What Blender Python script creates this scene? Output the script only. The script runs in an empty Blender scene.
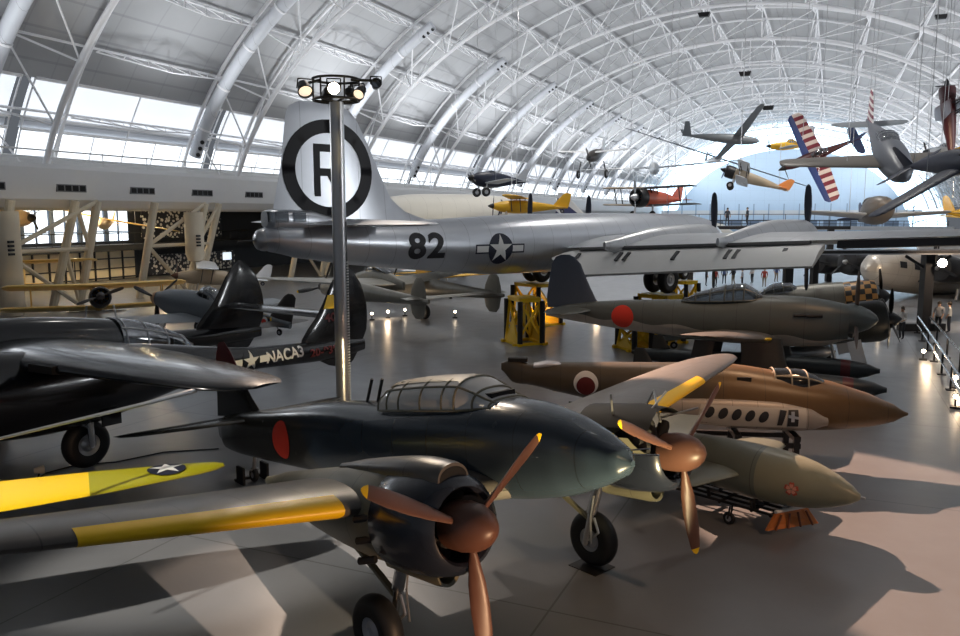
import bpy, bmesh, math, random
from math import sin, cos, pi, radians, sqrt, atan2
from mathutils import Vector, Matrix, Euler
from mathutils.bvhtree import BVHTree
random.seed(7)
SC = bpy.context.scene
COL = SC.collection
V = Vector

# ------------------------------------------------------------------ camera
CAMZ, PITCH, FPX = 6.234, 0.128, 796.1
cam = bpy.data.cameras.new('camera')
cam.sensor_width = 36.0
cam.lens = FPX / 960 * 36.0
cam.clip_end = 2000
camo_ob = bpy.data.objects.new('camera', cam)
COL.objects.link(camo_ob)
camo_ob.location = (0, 0, CAMZ)
camo_ob.rotation_euler = (pi / 2 - PITCH, 0, 0)
SC.camera = camo_ob
SC.view_settings.view_transform = 'Standard'
SC.view_settings.look = 'None'
SC.view_settings.gamma = 1.0
SC.view_settings.use_curve_mapping = False
SC.view_settings.exposure = 0.12

# ------------------------------------------------------------------ mesh builder
class MB:
    def __init__(s):
        s.v, s.f, s.m = [], [], []
    def add(s, verts, faces, mi=0):
        o = len(s.v)
        s.v += [tuple(p) for p in verts]
        for k, f in enumerate(faces):
            s.f.append(tuple(i + o for i in f))
            s.m.append(mi if isinstance(mi, int) else mi[k])
        return s
    def loft(s, rings, cap=(True, True), mi=0, closed=True):
        n = len(rings[0]); vs = []; fs = []; ms = []
        for r in rings: vs += [tuple(p) for p in r]
        for i in range(len(rings) - 1):
            for j in range(n if closed else n - 1):
                k = (j + 1) % n
                fs.append((i * n + j, i * n + k, (i + 1) * n + k, (i + 1) * n + j))
                ms.append(mi if isinstance(mi, int) else mi[i])
        if cap[0]: fs.append(tuple(reversed(range(n)))); ms.append(ms[0])
        if cap[1]:
            b = (len(rings) - 1) * n
            fs.append(tuple(range(b, b + n))); ms.append(ms[-2] if cap[0] else ms[-1])
        return s.add(vs, fs, ms)
    def box(s, c, sz, mi=0, rot=None):
        hx, hy, hz = sz[0] / 2, sz[1] / 2, sz[2] / 2
        vs = [V((x, y, z)) for x in (-hx, hx) for y in (-hy, hy) for z in (-hz, hz)]
        if rot is not None: vs = [rot @ p for p in vs]
        c = V(c)
        return s.add([p + c for p in vs], [(0, 1, 3, 2), (4, 6, 7, 5), (0, 4, 5, 1), (2, 3, 7, 6), (0, 2, 6, 4), (1, 5, 7, 3)], mi)
    def bar(s, p0, p1, w, h, mi=0, up=(0, 0, 1)):
        p0, p1 = V(p0), V(p1); d = (p1 - p0).normalized(); u = V(up)
        if abs(d.dot(u)) > .98: u = V((1, 0, 0))
        a = d.cross(u).normalized(); b = a.cross(d)
        r = lambda p: [p + a * w / 2 + b * h / 2, p - a * w / 2 + b * h / 2, p - a * w / 2 - b * h / 2, p + a * w / 2 - b * h / 2]
        return s.loft([r(p0), r(p1)], mi=mi)
    def tube(s, pts, r, n=8, mi=0, cap=True):
        pts = [V(p) for p in pts]; rings = []
        rs = r if isinstance(r, (list, tuple)) else [r] * len(pts)
        d0 = (pts[1] - pts[0]).normalized()
        u = V((0, 0, 1)) if abs(d0.z) < .9 else V((1, 0, 0))
        a = d0.cross(u).normalized()
        for i, p in enumerate(pts):
            if i == 0: d = pts[1] - pts[0]
            elif i == len(pts) - 1: d = pts[-1] - pts[-2]
            else: d = (pts[i + 1] - p).normalized() + (p - pts[i - 1]).normalized()
            d = d.normalized()
            a = (a - d * a.dot(d)).normalized(); b = d.cross(a)
            rings.append([p + (a * cos(t) + b * sin(t)) * rs[i] for t in [2 * pi * k / n for k in range(n)]])
        return s.loft(rings, cap=(cap, cap), mi=mi)
    def rev(s, prof, c=(0, 0, 0), axis='x', n=24, mi=0, cap=(True, True), rot=None):
        c = V(c); rings = []
        for x, r in prof:
            ring = []
            for k in range(n):
                t = 2 * pi * k / n
                if axis == 'x': p = V((x, r * cos(t), r * sin(t)))
                elif axis == 'y': p = V((r * sin(t), x, r * cos(t)))
                else: p = V((r * cos(t), r * sin(t), x))
                if rot is not None: p = rot @ p
                ring.append(p + c)
            rings.append(ring)
        return s.loft(rings, cap=cap, mi=mi)
    def fus(s, st, n=28, sub=4, e=2.2, mi=0, cap=(True, True), yc=0.0, arc=None):
        """st: (x, ztop, zbot, halfwidth) smooth-interpolated along the length"""
        rings = []
        for x, zt, zb, hw in smooth(st, sub):
            zc = (zt + zb) / 2; hh = max((zt - zb) / 2, 1e-3); hw = max(hw, 1e-3); ring = []
            for k in range(n):
                t = 2 * pi * k / n
                cy, sz_ = cos(t), sin(t)
                ring.append((x, yc + hw * math.copysign(abs(cy) ** (2 / e), cy), zc + hh * math.copysign(abs(sz_) ** (2 / e), sz_)))
            rings.append(ring)
        return s.loft(rings, cap=cap, mi=mi)
    def wing(s, secs, n=12, sub=1, vert=False, mi=0, camber=.02, cap=(True, True), closed=True):
        """secs: (span, xle, chord, z, thickness[, twist]); vert swaps span to z and z to y"""
        secs = [tuple(q) + ((0,) if len(q) == 5 else ()) for q in secs]
        rings = []
        for sp, xle, ch, z, th, tw in smooth(secs, sub):
            ring = []
            xs = [(1 - cos(pi * k / n)) / 2 for k in range(n + 1)]
            yt = lambda x: 5 * th * (.2969 * sqrt(x) - .126 * x - .3516 * x * x + .2843 * x ** 3 - .1036 * x ** 4)
            up = [(x, yt(x) + camber * 4 * x * (1 - x)) for x in xs]
            lo = [(x, -yt(x) + camber * 4 * x * (1 - x)) for x in xs[1:-1]]
            for x, y in up + lo[::-1]:
                px, pz = -x * ch, y * ch
                px, pz = px * cos(tw) - pz * sin(tw), px * sin(tw) + pz * cos(tw)
                ring.append((xle + px, z + pz, sp) if vert else (xle + px, sp, z + pz))
            rings.append(ring)
        return s.loft(rings, cap=cap, mi=mi)
    def xf(s, M):
        s.v = [tuple(M @ V(p)) for p in s.v]
        return s
    def mirror_y(s):
        s.v = [(x, -y, z) for x, y, z in s.v]
        s.f = [tuple(reversed(f)) for f in s.f]
        return s
    def join(s, o):
        return s.add(o.v, o.f, o.m)

def smooth(st, sub):
    """Catmull-Rom through tuples"""
    if sub <= 1: return list(st)
    out = []
    m = len(st)
    for i in range(m - 1):
        p0 = st[max(i - 1, 0)]; p1 = st[i]; p2 = st[i + 1]; p3 = st[min(i + 2, m - 1)]
        for k in range(sub):
            t = k / sub
            q = [.5 * (2 * b + (c - a) * t + (2 * a - 5 * b + 4 * c - d) * t * t + (3 * b - a - 3 * c + d) * t ** 3) for a, b, c, d in zip(p0, p1, p2, p3)]
            q[0] = p1[0] + (p2[0] - p1[0]) * t
            out.append(tuple(q))
    out.append(tuple(st[-1]))
    return out

GEO = {}
def obj(name, mb, mats, parent=None, sharp=35, label=None):
    me = bpy.data.meshes.new(name)
    me.from_pydata(mb.v, [], mb.f)
    if not isinstance(mats, (list, tuple)): mats = [mats]
    for m in mats: me.materials.append(m)
    bm = bmesh.new(); bm.from_mesh(me)
    for f, k in zip(bm.faces, mb.m): f.material_index = min(k, len(mats) - 1)
    bmesh.ops.remove_doubles(bm, verts=bm.verts, dist=1e-5)
    bmesh.ops.recalc_face_normals(bm, faces=bm.faces)
    for f in bm.faces: f.smooth = True
    bm.to_mesh(me); bm.free()
    me.set_sharp_from_angle(angle=radians(sharp))
    o = bpy.data.objects.new(name, me)
    COL.objects.link(o)
    if parent is not None: o.parent = parent
    if label: o['label'] = label
    return o
def tag(o, label, cat, group=None, kind=None):
    o['label'] = label; o['category'] = cat
    if group: o['group'] = group
    if kind: o['kind'] = kind
    return o
def thing(name, label, cat, loc=(0, 0, 0), rot=(0, 0, 0), group=None):
    o = bpy.data.objects.new(name, None)
    COL.objects.link(o)
    o.empty_display_size = .3
    o.location = loc
    o.rotation_euler = rot if isinstance(rot, (tuple, list)) else (0, 0, rot)
    return tag(o, label, cat, group)
def struct(name, mb, mats, label, sharp=35, rotz=None, cat='structure', parent=None):
    o = obj(name, mb, mats, parent, sharp)
    if parent is None:
        tag(o, label, cat, kind='structure')
        if rotz is not None: o.rotation_euler = (0, 0, rotz)
    return o
def copy_tree(o, parent=None):
    c = o.copy(); COL.objects.link(c)
    if parent is not None: c.parent = parent
    for ch in list(o.children): copy_tree(ch, c)
    return c

# pixel helper used only to choose real positions on the floor / at a depth
def at(px, py, d):
    u = (px - 480) / FPX; v = (318 - py) / FPX; c, s_ = cos(PITCH), sin(PITCH)
    r = V((u, c + v * s_, -s_ + v * c))
    return r * (d / r.y) + V((0, 0, CAMZ))
def onfloor(px, py, z=0.0):
    u = (px - 480) / FPX; v = (318 - py) / FPX; c, s_ = cos(PITCH), sin(PITCH)
    r = V((u, c + v * s_, -s_ + v * c))
    return r * ((z - CAMZ) / r.z) + V((0, 0, CAMZ))

# ------------------------------------------------------------------ materials
def newmat(name):
    m = bpy.data.materials.new(name); m.use_nodes = True
    nt = m.node_tree; nt.nodes.clear()
    out = nt.nodes.new('ShaderNodeOutputMaterial')
    b = nt.nodes.new('ShaderNodeBsdfPrincipled')
    nt.links.new(b.outputs[0], out.inputs[0])
    return m, nt, b, out
def N(nt, t, **kw):
    n = nt.nodes.new(t)
    for k, v in kw.items(): setattr(n, k, v)
    return n
def mth(nt, op, a, b=None, c=None):
    n = N(nt, 'ShaderNodeMath', operation=op)
    for i, x in enumerate((a, b, c)):
        if x is None: continue
        if isinstance(x, (int, float)): n.inputs[i].default_value = x
        else: nt.links.new(x, n.inputs[i])
    return n.outputs[0]
def mixc(nt, fac, a, b):
    n = N(nt, 'ShaderNodeMix', data_type='RGBA')
    if isinstance(fac, (int, float)): n.inputs[0].default_value = fac
    else: nt.links.new(fac, n.inputs[0])
    for i, x in ((6, a), (7, b)):
        if isinstance(x, (tuple, list)): n.inputs[i].default_value = (*x, 1) if len(x) == 3 else x
        else: nt.links.new(x, n.inputs[i])
    return n.outputs[2]
def noise(nt, vec, scale, detail=4, rough=.55):
    n = N(nt, 'ShaderNodeTexNoise'); n.inputs['Scale'].default_value = scale
    n.inputs['Detail'].default_value = detail; n.inputs['Roughness'].default_value = rough
    nt.links.new(vec, n.inputs['Vector'])
    return n.outputs['Fac']
def lines(nt, coord, spacing, width):
    """1 on thin seam lines every `spacing`"""
    fr = mth(nt, 'FRACT', mth(nt, 'DIVIDE', coord, spacing))
    d = mth(nt, 'ABSOLUTE', mth(nt, 'SUBTRACT', fr, .5))
    return mth(nt, 'LESS_THAN', d, width / spacing / 2)
def paint(name, col, rough=.5, metal=0., var=.12, seams=None, spec=.5, second=None, coat=0., scale=1.2, bump=0., wear=0., rv=.12):
    """painted / bare metal surface: soft mottling, optional panel seams (dx, dz), optional second colour
    second = (colour, fn(nt, x, y, z, noise) -> mask)"""
    m, nt, b, out = newmat(name)
    tc = N(nt, 'ShaderNodeTexCoord'); ob = tc.outputs['Object']
    sp = N(nt, 'ShaderNodeSeparateXYZ'); nt.links.new(ob, sp.inputs[0])
    x, y, z = sp.outputs
    nz = noise(nt, ob, scale)
    c = tuple(col)
    if second:
        for col2, fn in (second if isinstance(second, list) else [second]):
            c = mixc(nt, fn(nt, x, y, z, nz), c, col2)
    n2 = noise(nt, ob, scale * 5, 6)
    k = mth(nt, 'ADD', mth(nt, 'MULTIPLY', mth(nt, 'ADD', nz, n2), var), 1 - var)
    mul = N(nt, 'ShaderNodeMix', data_type='RGBA', blend_type='MULTIPLY'); mul.inputs[0].default_value = 1
    if isinstance(c, tuple): mul.inputs[6].default_value = (*c, 1)
    else: nt.links.new(c, mul.inputs[6])
    cb = N(nt, 'ShaderNodeCombineColor')
    for i in range(3): nt.links.new(k, cb.inputs[i])
    nt.links.new(cb.outputs[0], mul.inputs[7])
    c = mul.outputs[2]
    if wear:
        w = mth(nt, 'GREATER_THAN', noise(nt, ob, scale * 9, 8, .7), 1 - wear)
        c = mixc(nt, w, c, (.35, .34, .32))
    if seams:
        l = lines(nt, x, seams[0], .018)
        if seams[1]: l = mth(nt, 'MAXIMUM', l, lines(nt, z, seams[1], .014))
        if len(seams) > 2: l = mth(nt, 'MAXIMUM', l, lines(nt, y, seams[2], .018))
        c = mixc(nt, mth(nt, 'MULTIPLY', l, .45), c, (.01, .01, .01))
    nt.links.new(c, b.inputs['Base Color'])
    r = mth(nt, 'ADD', mth(nt, 'MULTIPLY', mth(nt, 'SUBTRACT', n2, .5), rv), rough)
    nt.links.new(r, b.inputs['Roughness'])
    b.inputs['Metallic'].default_value = metal
    b.inputs['Specular IOR Level'].default_value = spec
    b.inputs['Coat Weight'].default_value = coat
    if bump:
        bp = N(nt, 'ShaderNodeBump'); bp.inputs['Strength'].default_value = bump; bp.inputs['Distance'].default_value = .03
        nt.links.new(nz, bp.inputs['Height']); nt.links.new(bp.outputs[0], b.inputs['Normal'])
    return m
def flat(name, col, rough=.6, metal=0., spec=.5):
    m, nt, b, out = newmat(name)
    tc = N(nt, 'ShaderNodeTexCoord')
    n = noise(nt, tc.outputs['Object'], 6)
    nt.links.new(mixc(nt, mth(nt, 'MULTIPLY', n, .25), col, tuple(c * .8 for c in col)), b.inputs['Base Color'])
    b.inputs['Roughness'].default_value = rough; b.inputs['Metallic'].default_value = metal
    b.inputs['Specular IOR Level'].default_value = spec
    return m
def emit(name, col, st):
    m, nt, b, out = newmat(name)
    b.inputs['Base Color'].default_value = (*col, 1)
    b.inputs['Emission Color'].default_value = (*col, 1); b.inputs['Emission Strength'].default_value = st
    return m
def glass(name, tint=(.75, .8, .82), alpha=.35):
    m, nt, b, out = newmat(name)
    nt.nodes.remove(b)
    t = N(nt, 'ShaderNodeBsdfTransparent'); t.inputs[0].default_value = (*tint, 1)
    g = N(nt, 'ShaderNodeBsdfGlossy'); g.inputs['Roughness'].default_value = .06; g.inputs[0].default_value = (.95, .97, 1, 1)
    fr = N(nt, 'ShaderNodeFresnel'); fr.inputs[0].default_value = 1.5
    mx = N(nt, 'ShaderNodeMixShader')
    nt.links.new(mth(nt, 'ADD', fr.outputs[0], alpha), mx.inputs[0])
    nt.links.new(t.outputs[0], mx.inputs[1]); nt.links.new(g.outputs[0], mx.inputs[2]); nt.links.new(mx.outputs[0], out.inputs[0])
    return m

M = {}
def LT(c, k=.0):  # smooth mask: 1 when c<k
    return c
M['rubber'] = flat('tyre rubber', (.012, .012, .013), .55)
M['black'] = flat('black paint', (.012, .012, .014), .45)
M['dark'] = flat('dark interior', (.006, .006, .007), .8)
M['chrome'] = flat('oleo chrome', (.75, .75, .76), .18, 1.)
M['steel'] = paint('brushed steel', (.55, .55, .56), .3, .85, .1)
M['hub'] = flat('grey hub', (.45, .46, .5), .45, .2)
M['white'] = flat('white marking', (.78, .78, .76), .5)
M['markblue'] = flat('insignia blue', (.012, .015, .035), .5)
M['markblack'] = flat('marking black', (.012, .012, .016), .5)
M['red'] = flat('hinomaru red', (.78, .05, .025), .5)
M['dullred'] = flat('dull red marking', (.13, .012, .012), .5)
M['yellow'] = paint('identification yellow', (.95, .60, .005), .42, 0, .04)
M['glass'] = glass('cockpit glass')
def whitened_glass():
    m, nt, b, out = newmat('pale canopy glass')
    b.inputs['Base Color'].default_value = (.9, .92, .93, 1); b.inputs['Roughness'].default_value = .10  # near-white base colour paints in the bright reflections on the panes
    t = N(nt, 'ShaderNodeBsdfTransparent'); mx = N(nt, 'ShaderNodeMixShader'); mx.inputs[0].default_value = .68
    nt.links.new(t.outputs[0], mx.inputs[1]); nt.links.new(b.outputs[0], mx.inputs[2]); nt.links.new(mx.outputs[0], out.inputs[0])
    return m
M['paleglass'] = whitened_glass()
M['darkglass'] = glass('dark cockpit glass', (.25, .28, .3), .25)
M['brown'] = paint('brown propeller paint', (.125, .058, .040), .40, 0, .1)
M['cream'] = paint('cream painted steel', (.72, .64, .5), .55, 0, .05)

# ------------------------------------------------------------------ decals: markings laid on a surface
def bvh_of(obs):
    vs, fs = [], []
    for o in obs:
        k = len(vs)
        vs += [v.co.copy() for v in o.data.vertices]
        fs += [tuple(i + k for i in p.vertices) for p in o.data.polygons]
    return BVHTree.FromPolygons(vs, fs)
def shape2d(kind, **k):
    bm = bmesh.new()
    if kind == 'disc':
        r = k.get('r', .5); n = 40
        bm.faces.new([bm.verts.new((r * cos(2 * pi * i / n), r * sin(2 * pi * i / n), 0)) for i in range(n)])
    elif kind == 'ring':
        r0, r1, n = k['r0'], k['r1'], 48
        a = [bm.verts.new((r0 * cos(2 * pi * i / n), r0 * sin(2 * pi * i / n), 0)) for i in range(n)]
        b = [bm.verts.new((r1 * cos(2 * pi * i / n), r1 * sin(2 * pi * i / n), 0)) for i in range(n)]
        for i in range(n): bm.faces.new((a[i], a[(i + 1) % n], b[(i + 1) % n], b[i]))
    elif kind == 'star':
        r = k.get('r', .5)
        ps = [bm.verts.new(((r if i % 2 == 0 else r * .382) * sin(pi * i / 5 + k.get('a', 0)), (r if i % 2 == 0 else r * .382) * cos(pi * i / 5 + k.get('a', 0)), 0)) for i in range(10)]
        c = bm.verts.new((0, 0, 0))
        for i in range(10): bm.faces.new((c, ps[i], ps[(i + 1) % 10]))
    elif kind == 'poly':
        for pl in k['polys']: bm.faces.new([bm.verts.new((x, y, 0)) for x, y in pl])
    elif kind == 'text':
        cu = bpy.data.curves.new('lettering', 'FONT'); cu.body = k['body']; cu.size = k['size']
        cu.align_x = 'CENTER'; cu.align_y = 'CENTER'; cu.offset = k.get('bold', 0); cu.space_character = k.get('space', 1)
        t = bpy.data.objects.new('lettering', cu); COL.objects.link(t)
        dg = bpy.context.evaluated_depsgraph_get(); dg.update()
        me = bpy.data.meshes.new_from_object(t.evaluated_get(dg))
        bm.from_mesh(me); bpy.data.objects.remove(t); bpy.data.curves.remove(cu); bpy.data.meshes.remove(me)
        sx = k.get('sx', 1)
        for v in bm.verts: v.co.x *= sx
    return bm
def decal(name, bm, o, u, v, targets, mat, parent, off=.006, step=.12, maxd=30):
    """lay the flat shape bm (in u,v metres about point o) on the target surfaces along -(u x v)"""
    o, u, v = V(o), V(u).normalized(), V(v).normalized()
    d = -(u.cross(v)).normalized()
    bv = targets if isinstance(targets, BVHTree) else bvh_of(targets)
    xs = [q.co.x for q in bm.verts]; ys = [q.co.y for q in bm.verts]
    for ax, lo, hi in ((0, min(xs), max(xs)), (1, min(ys), max(ys))):
        k = int((hi - lo) / step)
        for i in range(1, k + 1):
            p = lo + (hi - lo) * i / (k + 1)
            co = (p, 0, 0) if ax == 0 else (0, p, 0); no = (1, 0, 0) if ax == 0 else (0, 1, 0)
            bmesh.ops.bisect_plane(bm, geom=bm.verts[:] + bm.edges[:] + bm.faces[:], plane_co=co, plane_no=no)
    dead = []
    for q in bm.verts:
        p = o + u * q.co.x + v * q.co.y - d * maxd / 2
        h = bv.ray_cast(p, d, maxd)
        if h[0] is None: dead.append(q)
        else:
            n = h[1] if h[1].dot(d) < 0 else -h[1]
            q.co = h[0] + n * off * .5 - d * off
    bmesh.ops.delete(bm, geom=dead, context='VERTS')
    me = bpy.data.meshes.new(name); bm.to_mesh(me); bm.free()
    for p in me.polygons: p.use_smooth = True
    me.materials.append(mat)
    ob = bpy.data.objects.new(name, me); COL.objects.link(ob); ob.parent = parent
    return ob

# ------------------------------------------------------------------ common aircraft pieces
def blade_mb(R, w=.13, root=.05, tip=True, pitch0=-1.0, pitch1=-.35, hub=.12):
    mb = MB(); rings = []; mi = []
    P = [(.06, .3, 1), (.16, .35, .9), (.28, .62, .5), (.42, .9, .28), (.6, 1., .2), (.78, .93, .16), (.9, .76, .14), (.945, .66, .13), (.98, .42, .13), (1., .12, .12)]
    for i, (t, c, th) in enumerate(P):
        r = t * R; hc = w * c; hz = max(hc * th, .008); a = pitch0 + (pitch1 - pitch0) * t
        ring = []
        for k in range(12):
            q = 2 * pi * k / 12
            x, y = hz * sin(q), hc * cos(q)
            ring.append((x * cos(a) + y * sin(a) * .9, -x * sin(a) + y * cos(a), r))
        rings.append(ring); mi.append(1 if (tip and t >= .975) else 0)
    return mb.loft(rings, mi=mi[1:])
def propeller(parent, c, R, nb, phase, mats, spinner=None, spmat=None, w=.13, tilt=None):
    """nb blade children; spinner profile [(x,r)] about c"""
    for k in range(nb):
        mb = blade_mb(R, w)
        mb.xf(Matrix.Translation(V(c)) @ Matrix.Rotation(phase + 2 * pi * k / nb, 4, 'X'))
        obj('propeller_blade', mb, mats, parent)
    if spinner:
        obj('spinner', MB().rev(spinner, c, n=32), spmat or mats[0], parent)
def wheel(parent, c, r, w, name='wheel', hubr=.5, hubmat=None, axis='y', side=0, steer=0):
    mb = MB(); pr = []
    for k in range(13):
        t = -pi / 2 + pi * k / 12 * 1.0
        pr.append((sin(t) * w / 2, r - (1 - cos(t)) * w * .45))
    pr = [(-w * .42, r * hubr)] + pr + [(w * .42, r * hubr)]
    rot = Matrix.Rotation(steer, 3, 'Z')
    t = obj(name, mb.rev(pr, c, axis=axis, n=32, cap=(False, False), rot=rot), M['rubber'], parent)
    h = MB().rev([(-w * .36, r * .12), (-w * .42, r * .16), (-w * .3, r * .3), (-w * .38, r * hubr * 1.02), (w * .38, r * hubr * 1.02), (w * .3, r * .3), (w * .42, r * .16), (w * .36, r * .12)], c, axis=axis, n=24, rot=rot)
    obj('hub', h, hubmat or M['hub'], t)
    return t
def canopy(parent, st, frames, gm, fm, fr=.022, mid=True, n=14, name='canopy', close=True):
    """st: (x, zsill, halfwidth, height); frames: list of x with an arched frame"""
    S = smooth(st, 3)
    def arc(x, zs, hw, h):
        out = []
        for k in range(n + 1):
            t = pi * k / n
            out.append(V((x, hw * math.copysign(abs(cos(t)) ** .8, cos(t)), zs + h * abs(sin(t)) ** .8)))
        return out
    g = MB().loft([arc(*q) for q in S], cap=(close, close), closed=False)
    go = obj(name, g, gm, parent)
    f = MB()
    def interp(x):
        for a, b in zip(S, S[1:]):
            if min(a[0], b[0]) <= x <= max(a[0], b[0]):
                t = (x - a[0]) / (b[0] - a[0] + 1e-9)
                return tuple(p + (q - p) * t for p, q in zip(a, b))
        return S[0]
    for x in frames: f.tube(arc(*interp(x)), fr, 6)
    for j in ([0, n] + ([n // 4, n - n // 4] if mid else [])):
        f.tube([arc(*q)[j] for q in S], fr, 6)
    obj('canopy_frame', f, fm, go)
    return go
def insignia(o, u, v, r, targets, parent, bars=True, blue=None, white=None):
    """star in a disc with bars"""
    bv = bvh_of(targets)
    if bars:
        decal('insignia_border', shape2d('poly', polys=[[(-2 * r, -.3 * r), (2 * r, -.3 * r), (2 * r, .3 * r), (-2 * r, .3 * r)]]), o, u, v, bv, blue or M['markblue'], parent, .004)
        for sgn in (-1, 1):
            a, b = sorted((sgn * .8 * r, sgn * 1.9 * r))
            decal('insignia_bar', shape2d('poly', polys=[[(a, -.2 * r), (b, -.2 * r), (b, .2 * r), (a, .2 * r)]]), o, u, v, bv, white or M['white'], parent, .008)
    decal('insignia_disc', shape2d('disc', r=r), o, u, v, bv, blue or M['markblue'], parent, .012)
    decal('insignia_star', shape2d('star', r=r * .95), o, u, v, bv, white or M['white'], parent, .02)
# ------------------------------------------------------------------ the hall
TH = 0.413           # hall axis turned to the right of the view
ROT = -TH
AX = V((sin(TH), cos(TH), 0)); NR = V((cos(TH), -sin(TH), 0))
def hall(L, s, z): return NR * L + AX * s + V((0, 0, z))
L0, Z0, RA, RB = -12.31, 1.84, 36.64, 27.02
S0, DS, NA = 37.18, 18.61, 12
SEND = 246.0

# floor
m, nt, b, out = newmat('polished concrete')
tc = N(nt, 'ShaderNodeTexCoord'); ob = tc.outputs['Object']
sp = N(nt, 'ShaderNodeSeparateXYZ'); nt.links.new(ob, sp.inputs[0])
n1 = noise(nt, ob, .12, 5); n2 = noise(nt, ob, 1.3, 6); n3 = noise(nt, ob, 9, 4)
c = mixc(nt, n1, (.155, .162, .175), (.235, .243, .258))
c = mixc(nt, mth(nt, 'MULTIPLY', n2, .5), c, (.14, .14, .145))
ln = mth(nt, 'MAXIMUM', lines(nt, sp.outputs[0], 7.6, .035), lines(nt, sp.outputs[1], 7.6, .035))
c = mixc(nt, mth(nt, 'MULTIPLY', ln, .6), c, (.03, .03, .03))
nt.links.new(c, b.inputs['Base Color'])
nt.links.new(mth(nt, 'ADD', mth(nt, 'MULTIPLY', n2, .14), .24), b.inputs['Roughness'])
b.inputs['Specular IOR Level'].default_value = .5
bp = N(nt, 'ShaderNodeBump'); bp.inputs['Strength'].default_value = .04; bp.inputs['Distance'].default_value = .02
nt.links.new(n3, bp.inputs['Height']); nt.links.new(bp.outputs[0], b.inputs['Normal'])
M['floor'] = m
fl = MB(); fl.box((-12, 110, -.15), (150, 300, .3))
struct('floor', fl, m, 'polished grey concrete floor of the hangar', rotz=ROT, cat='floor')

# roof shell: one curved ceiling, insulated grey panels with seams
m, nt, b, out = newmat('roof lining')
tc = N(nt, 'ShaderNodeTexCoord'); ob = tc.outputs['Object']
sp = N(nt, 'ShaderNodeSeparateXYZ'); nt.links.new(ob, sp.inputs[0])
nz = noise(nt, ob, .25, 4)
ang = mth(nt, 'ARCTAN2', mth(nt, 'SUBTRACT', sp.outputs[2], Z0), mth(nt, 'SUBTRACT', sp.outputs[0], L0))
c = mixc(nt, nz, (.36, .365, .375), (.45, .455, .465))
c = mixc(nt, mth(nt, 'MULTIPLY', lines(nt, ang, .058, .0045), .35), c, (.2, .2, .22))
c = mixc(nt, mth(nt, 'MULTIPLY', lines(nt, sp.outputs[1], 3.1, .12), .3), c, (.25, .25, .27))
nt.links.new(c, b.inputs['Base Color']); b.inputs['Roughness'].default_value = .7
M['roof'] = m
M['truss'] = paint('white truss steel', (.88, .88, .9), .5, 0, .05)
M['duct'] = paint('light grey duct', (.6, .62, .66), .5, 0, .06, seams=(1.5, 0))
M['hallwhite'] = paint('off-white wall panel', (.72, .72, .72), .55, 0, .04)
M['gallery_dark'] = flat('charcoal gallery wall', (.014, .016, .02), .7)
M['skylight'] = emit('daylight panel', (.86, .93, 1.0), 1.5)
M['skylight_dim'] = emit('daylight panel lining', (.88, .93, 1.0), .70)

SH = 3.4   # truss depth
def arcpt(phi, off, s):
    return V((L0 + (RA + off) * cos(phi), s, Z0 + (RB + off) * sin(phi)))
P0 = radians(13); P1 = radians(167)
# the opaque roof starts above the clerestory on the left side
PHI_CL = radians(180 - 26)    # top of left clerestory
sh = MB(); K = 40
ph = [radians(13) + (PHI_CL - radians(13)) * k / K for k in range(K + 1)]
ss = [-14 + (SEND + 14) * k / 16 for k in range(17)]
sh.loft([[arcpt(p, SH + .1, s) for p in ph] for s in ss], cap=(False, False), closed=False)
struct('ceiling', sh, M['roof'], 'barrel-vaulted grey panelled hangar roof', rotz=ROT, cat='roof', sharp=80)
# left clerestory: daylight strip above the white parapet, one window per bay
A0, A1, A2 = radians(180 - 15.5), radians(180 - 19.5), radians(180 - 21.0)
for k in range(-1, NA):
    s0 = S0 + DS * k + .5; s1 = s0 + DS - 1.0
    w = MB()
    w.loft([[arcpt(A0 + (A1 - A0) * j / 3, SH + .3, s) for j in range(4)] for s in (s0, s1)], cap=(False, False), closed=False, mi=0)
    w.loft([[arcpt(A2 + (PHI_CL - A2) * j / 5, SH + .5, s) for j in range(6)] for s in (s0, s1)], cap=(False, False), closed=False, mi=1)
    o = struct('window_%d' % (k + 2), w, [M['skylight'], M['skylight_dim']], 'clerestory daylight strip above the white parapet', rotz=ROT, cat='window', sharp=80)
    fr = MB()
    for j in range(7):
        s = s0 + (s1 - s0) * j / 6
        fr.tube([arcpt(A0 + ((PHI_CL if j % 3 == 0 else A1) - A0) * i / 6, SH + .12, s) for i in range(7)], .06, 5)
    for a in (A1, A2, PHI_CL): fr.tube([arcpt(a, SH + .12, s0), arcpt(a, SH + .12, s1)], .13, 6)
    obj('window_frame', fr, M['truss'], o)
    sp_ = MB()
    sp_.loft([[arcpt(a, SH + .45, s) for a in (A1, A2)] for s in (s0, s1)], cap=(False, False), closed=False)
    obj('spandrel', sp_, M['duct'], o)

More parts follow.
